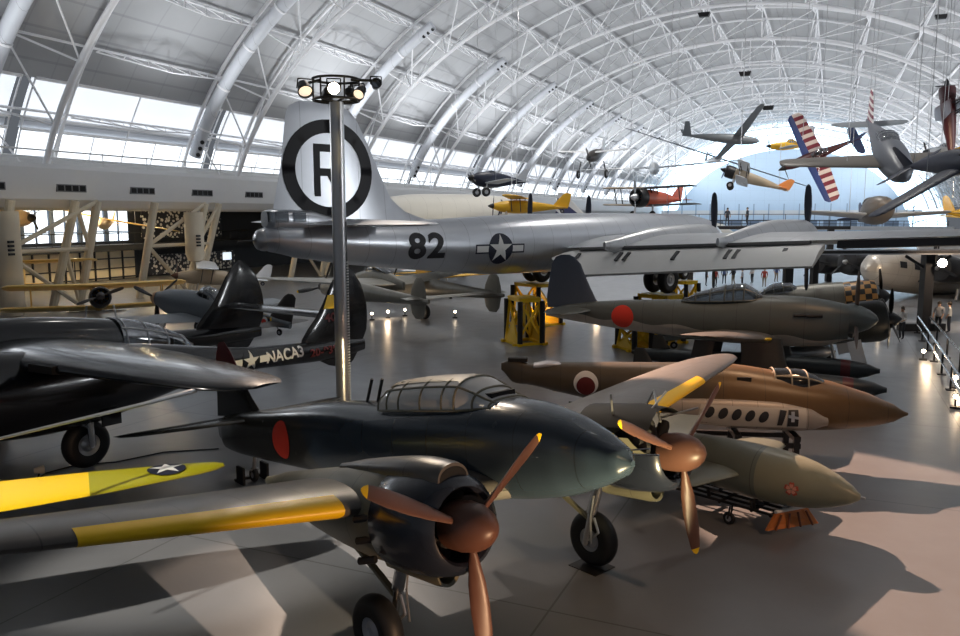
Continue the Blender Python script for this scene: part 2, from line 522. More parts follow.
# arch trusses: one lower chord, two upper chords and the web between them
NN = 17
tn = 0
for k in range(-1, NA):
    s = S0 + DS * k
    t = MB()
    det = k < 8
    q = 40
    for off, ds, r in ((0, 0, .2), (SH - .25, -3.2, .15), (SH - .25, 3.2, .15)):
        t.tube([arcpt(P0 + (P1 - P0) * i / q, off, s + ds) for i in range(q + 1)], r, 8 if det else 5)
    for i in range(NN + 1):
        p = P0 + (P1 - P0) * i / NN; p2 = P0 + (P1 - P0) * (i + .5) / NN
        a = arcpt(p, 0, s)
        for ds in (-3.2, 3.2):
            t.tube([a, arcpt(p, SH - .25, s + ds)], .075, 5)
            if i < NN:
                t.tube([arcpt(P0 + (P1 - P0) * (i + 1) / NN, 0, s), arcpt(p, SH - .25, s + ds)], .07, 5)
        t.tube([arcpt(p, SH - .25, s - 3.2), arcpt(p, SH - .25, s + 3.2)], .07, 5)
    tn += 1
    struct('trim_%d' % tn, t, M['truss'], 'white tubular arch truss spanning the roof', rotz=ROT, cat='truss', sharp=60)
# purlin trusses running along the hall between the arches
for i in range(1, NN):
    p = P0 + (P1 - P0) * i / NN
    t = MB()
    far = arcpt(p, SH - .1, SEND)
    t.tube([arcpt(p, SH - .15, 8), far], .09, 5)
    for k in range(-1, 6):
        s = S0 + DS * k + 3.2
        n = 6; L = DS - 6.4
        lo = [arcpt(p, SH - 1.7 + .9 * abs(j / n - .5) * 2, s + L * j / n) for j in range(n + 1)]
        t.tube(lo, .06, 5)
        for j in range(n):
            t.tube([lo[j], arcpt(p, SH - .15, s + L * (j + .5) / n)], .04, 4)
            t.tube([lo[j + 1], arcpt(p, SH - .15, s + L * (j + .5) / n)], .04, 4)
    tn += 1
    struct('trim_%d' % tn, t, M['truss'], 'slender white purlin truss running along the roof', rotz=ROT, cat='truss', sharp=60)
# air ducts climbing the left side of the vault, one per bay, each ending in a nozzle head with dark outlets
for k in range(-1, 8):
    s = S0 + DS * k + 14.4
    pa, pb = radians(180 - 19), radians(180 - 52)
    n = 14
    ctr = [arcpt(pa + (pb - pa) * i / n, 1.3, s) for i in range(n + 1)]
    c0 = hall(ctr[0].x, ctr[0].y, 0)
    d = thing('air_duct', 'pale round air duct climbing the left roof slope, ' + ('partly cut off by the left edge', 'first whole one from the left edge', 'second whole one from the left edge', 'the one right of the lamp post', 'second right of the lamp post', 'third right of the lamp post', 'fourth right of the lamp post', 'second from the far end', 'nearest the far end')[k + 1], 'duct', (c0.x, c0.y, 0), ROT, 'air ducts along the left roof slope')
    loc = [p - V((ctr[0].x, ctr[0].y, 0)) for p in ctr]
    obj('duct_pipe', MB().tube(loc, .5, 14), M['duct'], d)
    for i in (2, 5, 8, 11):
        dd = (loc[i + 1] - loc[i]).normalized()
        obj('duct_collar', MB().tube([loc[i] - dd * .08, loc[i] + dd * .08], .54, 14), M['truss'], d)
    for e, sg in ((0, 1), (-1, -1)):
        for j in range(3):
            base = loc[e] + (loc[1 if e == 0 else -2] - loc[e]).normalized() * (.35 + .55 * j)
            pd = V((.8, -.45, -.45)).normalized()
            obj('nozzle', MB().tube([base + pd * .36, base + pd * .58], .17, 10), M['black'], d)
# catwalk pods hung under the crown of the vault
for (px, py, dd) in ((704, 17, 70), (745, 76, 95), (768, 110, 130), (941, 19, 60)):
    p = at(px, py, dd)
    d = thing('ceiling_speaker', 'black box hanging under the %s of the vault' % {704: 'crown, nearest the top edge', 745: 'crown, above the far bright end', 768: 'crown, farthest away', 941: 'right side, by the top right corner'}[px], 'speaker', (p.x, p.y, p.z), ROT)
    sc = dd / 70 * .42
    b_ = MB().loft([[(-.9 * sc, -.5 * sc, 0), (.9 * sc, -.5 * sc, 0), (.9 * sc, .5 * sc, 0), (-.9 * sc, .5 * sc, 0)], [(-1.2 * sc, -.7 * sc, .8 * sc), (1.2 * sc, -.7 * sc, .8 * sc), (1.2 * sc, .7 * sc, .8 * sc), (-1.2 * sc, .7 * sc, .8 * sc)]])
    obj('cabinet', b_, M['black'], d)
    hn = MB()
    for x in (-.8, .8): hn.tube([(x * sc, 0, .8 * sc), (x * sc, 0, .8 * sc + 3.4)], .05, 5)
    obj('hanger', hn, M['truss'], d)

# end wall: pale blue wall inside a glazed arch
m = paint('pale blue end wall', (.60, .72, .84), .7, 0, .05, seams=(4.0, 3.0))
ew = MB(); pts = []
q = 40; EI = -4.5
pin = [V((L0 + (RA + EI) * cos(pi * i / q), SEND - .4, Z0 - 1.84 + (RB + EI + 2.4) * sin(pi * i / q))) for i in range(q + 1)]
ew.loft([pin, [p + V((0, .6, 0)) for p in pin]], closed=True)
struct('wall_far', ew, m, 'pale blue end wall of the hangar under a glazed arch', rotz=ROT, cat='wall')
gw = MB()
pout = [V((L0 + (RA + 4) * cos(pi * i / q), SEND + .3, Z0 + (RB + 4) * sin(pi * i / q))) for i in range(q + 1)]
gw.loft([[p + V((0, .4, 0)) for p in pin], pout], closed=False, cap=(False, False))
o = struct('window_20', gw, emit('arch glazing', (.62, .84, 1.0), 2.6), 'bright glazed arch around the far end wall', rotz=ROT, cat='window')
fr = MB()
for i in range(0, q + 1, 2): fr.tube([pin[i] + V((0, .2, 0)), pout[i] - V((0, .2, 0))], .14, 5)
obj('window_frame', fr, M['truss'], o)
# mezzanine across the far end
mz = MB(); mz.box((L0, 186, 3.6), (70, 1.2, .8)); 
struct('trim_40', mz, M['hallwhite'], 'pale far balcony slab in front of the end wall', rotz=ROT, cat='balcony')
rl = MB()
for z in (4.5, 5.1): rl.tube([(L0 - 34, 186, z), (L0 + 34, 186, z)], .06, 5)
for i in range(35): rl.tube([(L0 - 34 + 2 * i, 186, 4.0), (L0 - 34 + 2 * i, 186, 5.1)], .05, 4)
struct('trim_41', rl, M['black'], 'dark handrail along the far balcony', rotz=ROT, cat='railing')
wl = MB()
wl.box((L0, 240, 7.0), (68, .5, 1.4))
for i in range(17): wl.box((L0 - 32 + 4 * i, 239.6, 5.0), (.25, .4, 9.0), 1)
for i in range(12): wl.box((L0 - 28 + 5 * i, 239.5, 3.6), (3.4, .3, 2.6), 2)
struct('trim_42', wl, [M['hallwhite'], paint('grey-blue mullion', (.3, .38, .48), .6), flat('dim blue doorway', (.16, .21, .28), .5)], 'banded lower front of the far end wall', rotz=ROT, cat='wall')

# left parapet: rounded white box with dark vents
FL = -47.3
pr = MB()
prof = [(FL - 1.2, 9.6), (FL + .1, 9.6), (FL + .35, 9.3), (FL + .4, 8.2), (FL + .2, 7.3), (FL - .4, 6.75), (FL - 1.4, 6.6), (FL - 6, 6.6), (FL - 6, 7), (FL - 1.2, 7)]
pr.loft([[(x, s, z) for x, z in prof] for s in (8, 246)])
o = struct('trim_50', pr, M['hallwhite'], 'long white rounded parapet along the left side', rotz=ROT, cat='parapet', sharp=30)
vs_ = 50.8
for k, (px, py) in enumerate(((-6, 187), (77, 191), (147, 195), (206, 200), (257, 203))):
    # find the station where the parapet face crosses this column of the picture
    u = (px - 480) / FPX
    d = (FL + .42) / (u * cos(TH) - sin(TH)); s = d * (u * sin(TH) + cos(TH))
    vt = MB()
    vt.box((FL + .36, s, 8.05), (.12, 2.3, .5))
    for j in range(4): vt.box((FL + .43, s - .84 + .56 * j, 8.05), (.06, .42, .36), 1)
    c_ = obj('vent', vt, [flat('vent frame', (.16, .16, .17), .5), M['dark']], o)
# ledge rail with fittings above the parapet
rb = MB()
for z in (10.0, 10.5): rb.tube([(FL - .4, 8, z), (FL - .4, 240, z)], .06, 5)
for i in range(58): rb.tube([(FL - .4, 10 + 4 * i, 9.5), (FL - .4, 10 + 4 * i, 10.6)], .05, 4)
rb.tube([(FL - 1.6, 8, 9.9), (FL - 1.6, 240, 9.9)], .3, 8)
struct('trim_43', rb, M['hallwhite'], 'pale handrail and pipe on top of the left parapet', rotz=ROT, cat='railing')
# legs of the arches below the parapet
LEGS = [(33.8, 40.2, 38.6), (45.3, 50.6, 52.4)] + [(45.3 + DS * k, 50.6 + DS * k, 52.4 + DS * k) for k in range(1, 5)]
for k, (sa, sb, sc_) in enumerate(LEGS):
    lg = MB()
    top = [(-46.4, sa, 7.2), (-46.4, sb, 7.2), (-46.6, sc_, 7.2)]
    bot = [(-48.0, sa - .4, 0), (-48.0, sb - .6, 0), (-48.4, sc_ - .8, 0)]
    for a, c_ in zip(top, bot): lg.tube([a, c_], .28, 10)
    mid = [(V(a) * .55 + V(c_) * .45) for a, c_ in zip(top, bot)]
    lg.tube([mid[0], V(top[1])], .15, 6); lg.tube([mid[0], mid[1]], .15, 6); lg.tube([mid[0], V(bot[1])], .15, 6)
    lg.tube([V(top[2]), mid[1]], .15, 6); lg.tube([V(bot[1]), mid[2]], .15, 6); lg.tube([mid[1], mid[2]], .12, 6)
    tn += 1
    struct('trim_%d' % (tn + 20), lg, M['cream'], 'cream tubular legs under the left parapet', rotz=ROT, cat='column')
    dl = hall(-46.1, sb - 1.7 if k else 33.2, 0)
    if k < 3:
        dd = thing('hanging_duct', ('wide cream air outlet duct at the left edge, under the parapet', 'cream air outlet duct with dark slots hanging between the legs under the left parapet', 'cream air outlet duct under the parapet behind the bomber tail')[k], 'duct', (dl.x, dl.y, 0), ROT, 'outlet ducts under the left parapet')
        kz = 0 if k == 0 else 2.6
        obj('duct_pipe', MB().rev([(kz, .25), (kz + .1, .55), (kz + .6, .72), (6.5, .72)], axis='z', n=16), M['cream'], dd)
        for j in range(4): obj('outlet', MB().box((.68, -.3, 3.9 + .25 * j), (.16, .34, .14)), M['black'], dd)
# gallery behind the parapet: dark wall, lit windows, doors
gx = -64
gl = MB()
gl.box((gx - .3, 110, 5.5), (.4, 240, 11))
struct('wall_gallery', gl, M['gallery_dark'], 'dark back wall of the left gallery', rotz=ROT, cat='wall')
gc = MB(); gc.box((gx + 8, 110, 7.9), (16, 240, .3))
struct('trim_44', gc, M['cream'], 'cream underside of the gallery roof on the left', rotz=ROT, cat='ceiling')
ms = MB(); ms.box((gx + 1.2, 110, 3.2), (2.4, 240, .6))
struct('trim_45', ms, M['gallery_dark'], 'black mezzanine edge in the left gallery', rotz=ROT, cat='balcony')
rr = MB(); rr.tube([(gx + 2.3, 20, 4.6), (gx + 2.3, 120, 4.6)], .05, 5)
for i in range(70): rr.tube([(gx + 2.3, 20 + 1.5 * i, 3.5), (gx + 2.3, 20 + 1.5 * i, 4.6)], .03, 4)
struct('trim_46', rr, M['black'], 'thin black mezzanine railing in the left gallery', rotz=ROT, cat='railing')
M['gwin'] = emit('gallery daylight', (.80, .9, 1.0), 1.6)
for k in range(6):
    s = 41.5 + 2.95 * k
    w = MB(); w.box((gx, s + 1.3, 5.5), (.1, 2.5, 3.4))
    o = struct('window_%d' % (30 + k), w, M['gwin'], 'tall lit gallery window beneath the left parapet', rotz=ROT, cat='window')
    f = MB()
    for y_, w_ in ((s - .1, .5), (s + 1.3, .12)): f.box((gx + .12, y_, 5.5), (.14, w_, 3.5))
    f.box((gx + .12, s + 1.3, 4.7), (.12, 2.6, .1))
    obj('window_frame', f, flat('blue-grey mullion', (.12, .17, .26), .5), o)
M['gpanel'] = paint('cream panel wall', (.8, .70, .50), .5, 0, .3, scale=.35)
pn = MB()
pn.box((gx + .05, 49.5, 1.45), (.12, 20, 2.8))
o = struct('wall_panels', pn, M['gpanel'], 'cream panelled lower wall with black grid in the left gallery', rotz=ROT, cat='wall')
f = MB()
for j in range(13): f.box((gx + .2, 40 + 1.62 * j, 1.45), (.12, .14, 2.8))
for z in (.25, 1.15, 2.1): f.box((gx + .2, 49.5, z), (.12, 20, .1))
struct('trim_47', f, M['black'], 'black grid framing on the cream gallery wall', rotz=ROT, cat='frame')
# speckled perforated screens on the dark gallery wall
m, nt, b, out = newmat('perforated screen')
tc = N(nt, 'ShaderNodeTexCoord')
vo = N(nt, 'ShaderNodeTexVoronoi'); vo.inputs['Scale'].default_value = 2.6; nt.links.new(tc.outputs['Object'], vo.inputs['Vector'])
nt.links.new(mixc(nt, mth(nt, 'LESS_THAN', vo.outputs['Distance'], .42), (.02, .02, .025), (.75, .72, .64)), b.inputs['Base Color'])
for nm, (s0, s1, z0, z1) in (('upper', (60.5, 72, 3.9, 7.2)), ('lower', (61, 74, .2, 2.2))):
    pb = MB(); pb.box((gx + .1, (s0 + s1) / 2, (z0 + z1) / 2), (.2, s1 - s0, z1 - z0))
    struct('wall_screen_' + nm, pb, m, 'white-speckled perforated screen on the dark gallery wall, ' + nm, rotz=ROT, cat='screen')
p = at(227, 256, 76)
sg = thing('wall_sign', 'small lit white sign on the dark gallery wall', 'sign', (p.x, p.y, p.z), ROT)
obj('sign_face', MB().box((0, 0, 0), (.1, 1.1, .7)), emit('sign glow', (.8, .92, 1), .9), sg)
obj('sign_frame', MB().box((-.06, 0, 0), (.06, 1.2, .8)), M['black'], sg)

# ------------------------------------------------------------------ light
w = bpy.data.worlds.new('world'); SC.world = w; w.use_nodes = True
bg = w.node_tree.nodes['Background']; bg.inputs[0].default_value = (.80, .88, 1.0, 1); bg.inputs[1].default_value = .13
def lamp(name, kind, loc, aim, energy, col, **k):
    l = bpy.data.lights.new(name, kind); l.energy = energy; l.color = col
    for a, v in k.items(): setattr(l, a, v)
    o = bpy.data.objects.new(name, l); COL.objects.link(o)
    o.location = loc
    o.rotation_euler = (V(aim) - V(loc)).to_track_quat('-Z', 'Y').to_euler()
    return o
WARM = (1.0, .60, .34); PEACH = (1.0, .70, .50); COOL = (.93, .965, 1.0)
# uplighters along both sides washing the vault
for k in range(-1, NA):
    s = S0 + DS * (k + .5)
    for L, aimL in ((-44, -20), (20, -4)):
        p = hall(L, s, 10.5 if L < 0 else 9); a = hall(aimL, s, 40)
        lamp('roof_uplighter', 'SPOT', p, a, 9500 * (.55 if k < 1 and L < 0 else 1.0 if k < 6 else 1.5), COOL, spot_size=radians(150), spot_blend=1.0, shadow_soft_size=1.0)
# downlights between the trusses
for k in range(0, 6):
    for L in (-26, -4):
        p = hall(L, S0 + DS * (k - .3), 25)
        lamp('roof_downlight', 'SPOT', p, p - V((0, 0, 20)), 1300 if k < 1 else 6800, (1, .96, .90), spot_size=radians(95), spot_blend=.6, shadow_soft_size=.5)
# warm lamps under the gallery roof
for s in (36, 46, 55):
    p = hall(-56, s, 7.0)
    lamp('gallery_lamp', 'POINT', p, p, 900, (1, .76, .45), shadow_soft_size=.4)
# theatrical key lamps in the trusses, then further spots and added fills
KEY = (-6.7, 49.0, 24.6); KC = (1.0, .60, .41)
lamp('key_lamp', 'SPOT', KEY, (9.0, 14.9, 0.0), 225000, KC, spot_size=radians(12.0), spot_blend=.2, shadow_soft_size=.10)
lamp('key_lamp', 'SPOT', KEY, (-4.2, 11.9, 0.0), 42000, (1.0, .74, .56), spot_size=radians(5.0), spot_blend=.5, shadow_soft_size=.10)
lamp('key_lamp', 'SPOT', KEY, (1.0, 15.0, 2.0), 9000, (1, .86, .74), spot_size=radians(26), spot_blend=.5, shadow_soft_size=.2)
lamp('added_wing_fill', 'SPOT', (-20.0, 6.0, 17.0), (-6.6, 13.0, 1.8), 24000, (1, .93, .82), spot_size=radians(14), spot_blend=.7, shadow_soft_size=.3)  # added spot, only to brighten the yellow trainer wing
lamp('front_lamp', 'SPOT', (13.0, 1.0, 15.0), (5.0, 14.5, 1.5), 3000, WARM, spot_size=radians(34), spot_blend=.5, shadow_soft_size=.3)
lamp('mid_lamp', 'SPOT', (12.0, 16.0, 20.0), (6.0, 24.0, 2.0), 4500, WARM, spot_size=radians(40), spot_blend=.6, shadow_soft_size=.3)
lamp('floor_bounce_fill', 'SPOT', (3.4, 5.2, .4), (-.1, 9.4, 2.0), 1250, WARM, spot_size=radians(44), spot_blend=.6, shadow_soft_size=.06)  # added unseen lamp, stands in for floor bounce on spinner and blade
lamp('floor_bounce_fill', 'SPOT', (8.6, 9.4, .4), (5.0, 13.6, 2.0), 380, WARM, spot_size=radians(40), spot_blend=.6, shadow_soft_size=.08)  # added the same way for the far propeller and rocket nose
lamp('floor_bounce_fill', 'SPOT', (5.2, 6.6, .4), (1.9, 11.2, 2.2), 5600, (1, .80, .44), spot_size=radians(38), spot_blend=.6, shadow_soft_size=.05)  # added in place of warm floor reflection under the fuselage nose
lamp('right_flood', 'SPOT', (25.5, 38.5, 7.5), (27.0, 50.0, 3.5), 5200, (1, .74, .5), spot_size=radians(100), spot_blend=.6, shadow_soft_size=.3)
for L in (-34, -12, 10):
    lamp('end_wall_lamp', 'SPOT', hall(L, SEND - 26, 22), hall(L, SEND, 12), 7000, (.72, .86, 1), spot_size=radians(110), spot_blend=.9, shadow_soft_size=.6)
# ================================================================== twin-engined night fighter in front
M['gk'] = paint('dark green fighter paint', (.026, .040, .058), .25, 0, .15, second=((.040, .040, .036), lambda nt, x, y, z, n: mth(nt, 'LESS_THAN', mth(nt, 'ADD', x, mth(nt, 'MULTIPLY', mth(nt, 'ADD', n, z), .6)), -2.6)), seams=(.95, 0), spec=.6, scale=.8, coat=.15)
M['gkwing'] = paint('worn green-grey wing paint', (.115, .105, .095), .36, .15, .22, seams=(0.9, 0, .75), spec=.6, scale=.7)
M['gkfair'] = paint('olive nacelle paint', (.16, .15, .105), .42, 0, .2, seams=(.8, 0), scale=.9)
M['gkcowl'] = paint('blue-black cowling paint', (.016, .020, .032), .24, 0, .1, spec=.6, coat=.3)
M['tan'] = paint('tan canopy framing', (.34, .29, .21), .45, 0, .1)
GT = .17
gk = thing('night_fighter', 'dark green twin-engined fighter with brown spinners and yellow wing edges in the foreground', 'aeroplane', (.307, 12.02, 0), (0, -GT, -.828))
FUS = [(-9.78, 2.80, 2.40, .05), (-9.3, 2.97, 2.16, .2), (-8.4, 3.06, 2.06, .33), (-7.2, 3.14, 2.0, .42), (-5.6, 3.25, 1.94, .54), (-4, 3.33, 1.9, .62), (-2.4, 3.33, 1.87, .68), (-1, 3.36, 1.86, .72), (.5, 3.40, 1.87, .72), (1.3, 3.33, 1.93, .68), (2.0, 3.14, 2.03, .56), (2.5, 2.92, 2.18, .41), (2.85, 2.72, 2.34, .23), (3.0, 2.56, 2.48, .04)]
fo = obj('fuselage', MB().fus(FUS, n=44, sub=5, e=2.55), M['gk'], gk)
def gwing(sg):
    mb = MB().wing([(.3, 1.18, 3.5, 2.10, .15), (2.24, .86, 3.1, 2.33, .145), (4.5, .55, 2.55, 2.61, .135), (6.5, .27, 2.1, 2.86, .125), (7.6, .1, 1.75, 3.0, .115), (8.1, -.06, 1.4, 3.06, .105), (8.38, -.3, .85, 3.1, .09), (8.49, -.5, .3, 3.11, .06)], n=16)
    if sg < 0: mb.mirror_y()
    return mb
for sg in (-1, 1):
    wo = obj('wing', gwing(sg), M['gkwing'], gk)
    # yellow leading edge strip, a thin skin over the nose of the wing
    st = MB(); rings = []
    for y in [3.05 + .3 * i for i in range(11)]:
        if y <= 2.24: t = 0; a = (.86, 3.1, 2.33, .145)
        segs = [(2.24, .86, 3.1, 2.33, .145), (4.5, .55, 2.55, 2.61, .135), (6.5, .27, 2.1, 2.86, .125)]
        for p, q in zip(segs, segs[1:]):
            if p[0] <= y <= q[0] + 1e-6:
                t = (y - p[0]) / (q[0] - p[0]); a = tuple(u + (v - u) * t for u, v in zip(p[1:], q[1:])); break
        xle, ch, z, th = a; ring = []
        for j in range(-6, 7):
            xx = .085 * (abs(j) / 6) ** 2 * (1 if j > 0 else .9)
            yy = 5 * th * (.2969 * sqrt(xx) - .126 * xx - .3516 * xx * xx + .2843 * xx ** 3) * (1 if j > 0 else -1) + .08 * xx
            ring.append((xle + .012 - xx * ch, sg * y, z + yy * ch * 1.04))
        rings.append(ring)
    obj('leading_edge_band', st.loft(rings, closed=False, cap=(False, False)), M['yellow'], wo, label='yellow leading edge band')
    # tailplane
    tp = MB().wing([(.1, -7.6, 1.7, 2.9, .09), (1.4, -7.9, 1.3, 2.93, .09), (2.5, -8.2, .9, 2.96, .08), (2.8, -8.45, .5, 2.97, .06)], n=10)
    if sg < 0: tp.mirror_y()
    obj('tailplane', tp, M['gk'], gk)
fin = MB().wing([(2.95, -7.35, 2.5, 0, .07), (3.4, -7.85, 1.9, 0, .08), (4.0, -8.35, 1.3, 0, .08), (4.5, -8.7, .8, 0, .07), (4.72, -8.95, .35, 0, .06)], n=10, vert=True)
fo2 = obj('fin', fin, [M['gk']], gk)
obj('fin_tip', MB().wing([(4.02, -8.34, 1.33, 0, .095), (4.5, -8.68, .84, 0, .09), (4.74, -8.94, .4, 0, .08), (4.78, -9.0, .25, 0, .06)], n=10, vert=True), M['dullred'], gk, label='dark red fin tip')
decal('roundel', shape2d('disc', r=.40), (-5.62, -1.5, 2.6), (1, 0, 0), (0, 0, 1), [fo], M['red'], gk, .008)
# canopy
can = canopy(gk, [(-2.0, 3.25, .5, .3), (-1.8, 3.26, .53, .42), (-1.0, 3.27, .55, .47), (-.1, 3.28, .55, .47), (.2, 3.28, .53, .42), (.8, 3.3, .4, .08)], [-2.0, -1.7, -1.35, -.75, -.2, .1, .45, .75], M['paleglass'], M['gkfair'], .022, n=16)
obj('canopy_roof', MB().loft([[(x, w_ * cos(a), zs + .012 + h * sin(a) ** .8) for a in [radians(q) for q in range(52, 129, 8)]] for x, zs, w_, h in smooth([(-1.98, 3.25, .51, .33), (-1.8, 3.26, .54, .44), (-1.0, 3.27, .56, .49), (-.1, 3.28, .56, .49), (.12, 3.28, .55, .46)], 3)], closed=False, cap=(False, False)), M['tan'], gk, label='tan metal canopy roof')
ck = MB(); ck.box((-.6, 0, 3.32), (2.9, .7, .05)); ck.box((-1.55, 0, 3.5), (.12, .46, .42)); ck.box((-.2, 0, 3.5), (.12, .46, .42)); ck.box((.55, 0, 3.42), (.25, .5, .16))
obj('cockpit', ck, M['dark'], gk)
for x, dx in ((-3.1, -.28), (-2.75, -.3)):
    obj('gun_barrel', MB().tube([(x, 0, 3.28), (x + dx + .55, 0, 3.75)], .03, 8), M['black'], gk)
pf = MB()
for y in (-.15, .15): pf.tube([(-3.0, y, 3.33), (-2.7, y, 3.62)], .022, 6)
pn = MB(); pn.tube([(3.08, -.08, 2.66), (3.5, -.1, 2.68)], .012, 6); pn.tube([(3.02, -.1, 2.72), (3.38, -.12, 2.76)], .012, 6)
obj('nose_probe', pn, M['chrome'], gk)
NY, NZ = 2.243, 2.18
def nacelle(sg):
    y0 = sg * NY
    # tapered body behind the cowling
    nb = MB().fus([(-2.9, 2.42, 2.28, .06), (-2.2, 2.55, 2.05, .26), (-1.0, 2.68, 1.78, .46), (.1, 2.80, 1.60, .58), (.95, 2.83, 1.54, .62), (1.0, 2.80, 1.57, .60)], n=32, sub=4, e=2, yc=y0)
    no = obj('nacelle', nb, M['gkfair'], gk)
    HX = 2.62 - .62
    if sg < 0:
        obj('cowling', MB().rev([(.92, .60), (1.0, .655), (1.4, .675), (1.75, .665), (2.0, .61), (2.1, .545), (2.13, .48), (2.08, .44), (1.9, .43), (1.6, .43)], (0, y0, NZ), n=40, cap=(False, False)), M['gkcowl'], gk)
    else:
        # lower half of the cowling stays on; the upper panels are raised
        rings = []
        for x, r in [(.92, .60), (1.0, .655), (1.4, .675), (1.75, .665), (2.0, .61), (2.1, .545), (2.13, .48), (2.08, .44), (1.9, .43)]:
            rings.append([(x, y0 + r * cos(a), NZ + r * sin(a)) for a in [radians(175 + 190 * i / 20) for i in range(21)]])
        obj('cowling', MB().loft(rings, closed=False, cap=(False, False)), M['gkcowl'], gk, label='lower cowling half')
        M['openpanel'] = flat('dull dark panel', (.022, .021, .02), .7)
        def panel(a0, r0, a1, r1, bulge, mt, lb):
            rings = []
            for x in (.5, 1.0, 1.5, 1.98):
                k_ = .06 if x > 1.8 else 0
                ring = []
                for t in [k / 8 for k in range(9)]:
                    a_, r_ = radians(a0 + (a1 - a0) * t), r0 + (r1 - r0) * t + bulge * sin(pi * t) - k_
                    ring.append((x, y0 + r_ * cos(a_), NZ + r_ * sin(a_)))
                rings.append(ring)
            ob = MB().loft(rings, closed=False, cap=(False, False))
            obj('raised_panel', ob, mt, gk, label=lb)
        panel(138, .70, 52, .74, .05, M['openpanel'], 'dark raised top cowling panel')
        panel(172, .66, 158, 1.15, 0, M['gkfair'], 'olive side cowling panel folded outward')
        panel(10, .66, 22, 1.15, 0, M['gkfair'], 'olive side cowling panel folded outward')
        for a, b in (((1.7, -.3, .5), (1.95, .15, .95)), ((1.95, -.1, .5), (1.6, .3, .95)), ((1.7, .2, .5), (2.25, .55, .62)), ((1.4, .2, .6), (1.6, .3, .95)), ((1.2, -.35, .6), (1.3, -.45, 1.0))):
            obj('panel_stay', MB().tube([(a[0], y0 + a[1], NZ + a[2]), (b[0], y0 + b[1], NZ + b[2])], .018, 6), M['steel'], gk)
    # radial engine inside
    en = MB()
    for row, x in ((0, 1.72), (1, 1.42)):
        for i in range(7):
            a = 2 * pi * (i + .5 * row) / 7
            p0 = (x, y0 + .2 * cos(a), NZ + .2 * sin(a)); p1 = (x, y0 + .47 * cos(a), NZ + .47 * sin(a)); p2 = (x, y0 + .54 * cos(a), NZ + .54 * sin(a))
            en.tube([p0, p1, p2], [.1, .1, .075], 10)
    en.rev([(1.0, .3), (1.2, .4), (1.3, .25), (1.9, .24), (2.02, .15)], (0, y0, NZ), n=20)
    obj('engine', en, M['dark'], gk)
    # air scoop along the top of the cowling
    sc = MB(); rings = []
    for x, w_, z0, h in smooth([(-.5, .06, .58, .03), (.1, .17, .6, .1), (.9, .26, .62, .16), (1.5, .28, .63, .18), (1.9, .27, .58, .2), (2.0, .25, .55, .21)], 3):
        rings.append([(x, y0 + w_ * 1.0 * cos(a), NZ + z0 - .05 + (h + .05) * sin(a) ** .7) for a in [pi * k / 12 for k in range(13)]])
    if sg < 0:
        obj('air_scoop', sc.loft(rings, closed=True), [M['gkwing']], gk)
        obj('scoop_mouth', MB().loft([[(2.004, y0 + .22 * cos(a), NZ + .53 + .185 * sin(a) ** .7) for a in [pi * k / 12 for k in range(13)]], [(2.008, y0 + .21 * cos(a), NZ + .53 + .18 * sin(a) ** .7) for a in [pi * k / 12 for k in range(13)]]]), M['dark'], gk)
    # cooler duct below
    obj('oil_cooler', MB().rev([(.2, .05), (.6, .15), (1.5, .2), (1.62, .19), (1.6, .15), (1.3, .13)], (0, y0 + .06, NZ - .66), n=20, cap=(True, True)), M['gkfair'], gk)
    obj('cooler_mouth', MB().rev([(1.42, .14), (1.43, .14)], (0, y0 + .06, NZ - .66), n=16), M['dark'], gk)
    ex = MB()
    for zz in (.12, -.16, -.42): ex.tube([(.95, y0 - .56, NZ + zz), (.72, y0 - .66, NZ + zz - .03)], .05, 8)
    obj('exhaust_stub', ex, M['black'], gk)
    # spinner and three-bladed propeller
    hub = (2.62 - .42, y0, NZ)
    propeller(gk, hub, 1.65, 3, pi + (.026 if sg < 0 else .064), [M['brown'], M['yellow']], [(-.30, .25), (-.26, .30), (-.05, .31), (.12, .29), (.26, .235), (.36, .155), (.42, .07), (.435, .003)], M['brown'], .125)
    # main leg: oleo, links, brace, wheel, door
    yw = y0 + .05 * sg; si = -sg * .2
    ax = V((.085 * 1, yw, .49))      # axle (level frame leans with the aircraft)
    R_ = Matrix.Rotation(GT, 4, 'Y') # ground frame to level frame
    g = lambda x, y, z: R_ @ V((x, y, z))
    wc = g(0, yw + .05 * sg, .5)
    obj('main_leg', MB().tube([g(.32, yw + si, 1.75), g(.14, yw + si, 1.1)], .092, 12).tube([g(.14, yw + si, 1.1), g(.02, yw + si, .5)], .06, 12).tube([g(.0, yw + si * 1.05, .5), g(0, yw + sg * .1, .5)], .05, 10), M['chrome'], gk)
    lk = MB()
    lk.tube([g(.2, yw + si, 1.02), g(.3, yw + si, .78)], .022, 6); lk.tube([g(.3, yw + si, .78), g(.1, yw + si, .58)], .022, 6)
    lk.tube([g(.26, yw + si * 1.5, 1.45), g(.2, yw + si * 1.5, 1.05), g(.24, yw + si * 1.6, .6)], .015, 6)
    obj('scissor_link', lk, M['steel'], gk)
    br = MB().bar(g(.15, yw + si, .95), g(-1.35, yw + si, 1.6), .09, .05)
    obj('drag_brace', br, M['gkfair'], gk)
    wheel(gk, wc + V((0, 0, .02)), .5, .32, 'main_wheel', .42, M['hub'])
    dr = MB(); dr.bar(g(-.2, yw + .52, 1.62), g(-.22, yw + .62, .95), 1.5, .03, up=(1, 0, 0))
    if sg < 0: obj('gear_door', MB().loft([[g(.55, yw + .5, 1.62), g(-1.0, yw + .5, 1.55), g(-1.0, yw + .52, 1.55), g(.55, yw + .52, 1.62)], [g(.35, yw + .62, 1.1), g(-.7, yw + .62, 1.0), g(-.7, yw + .64, 1.0), g(.35, yw + .64, 1.1)]]), M['gkfair'], gk)
for sg in (-1, 1): nacelle(sg)
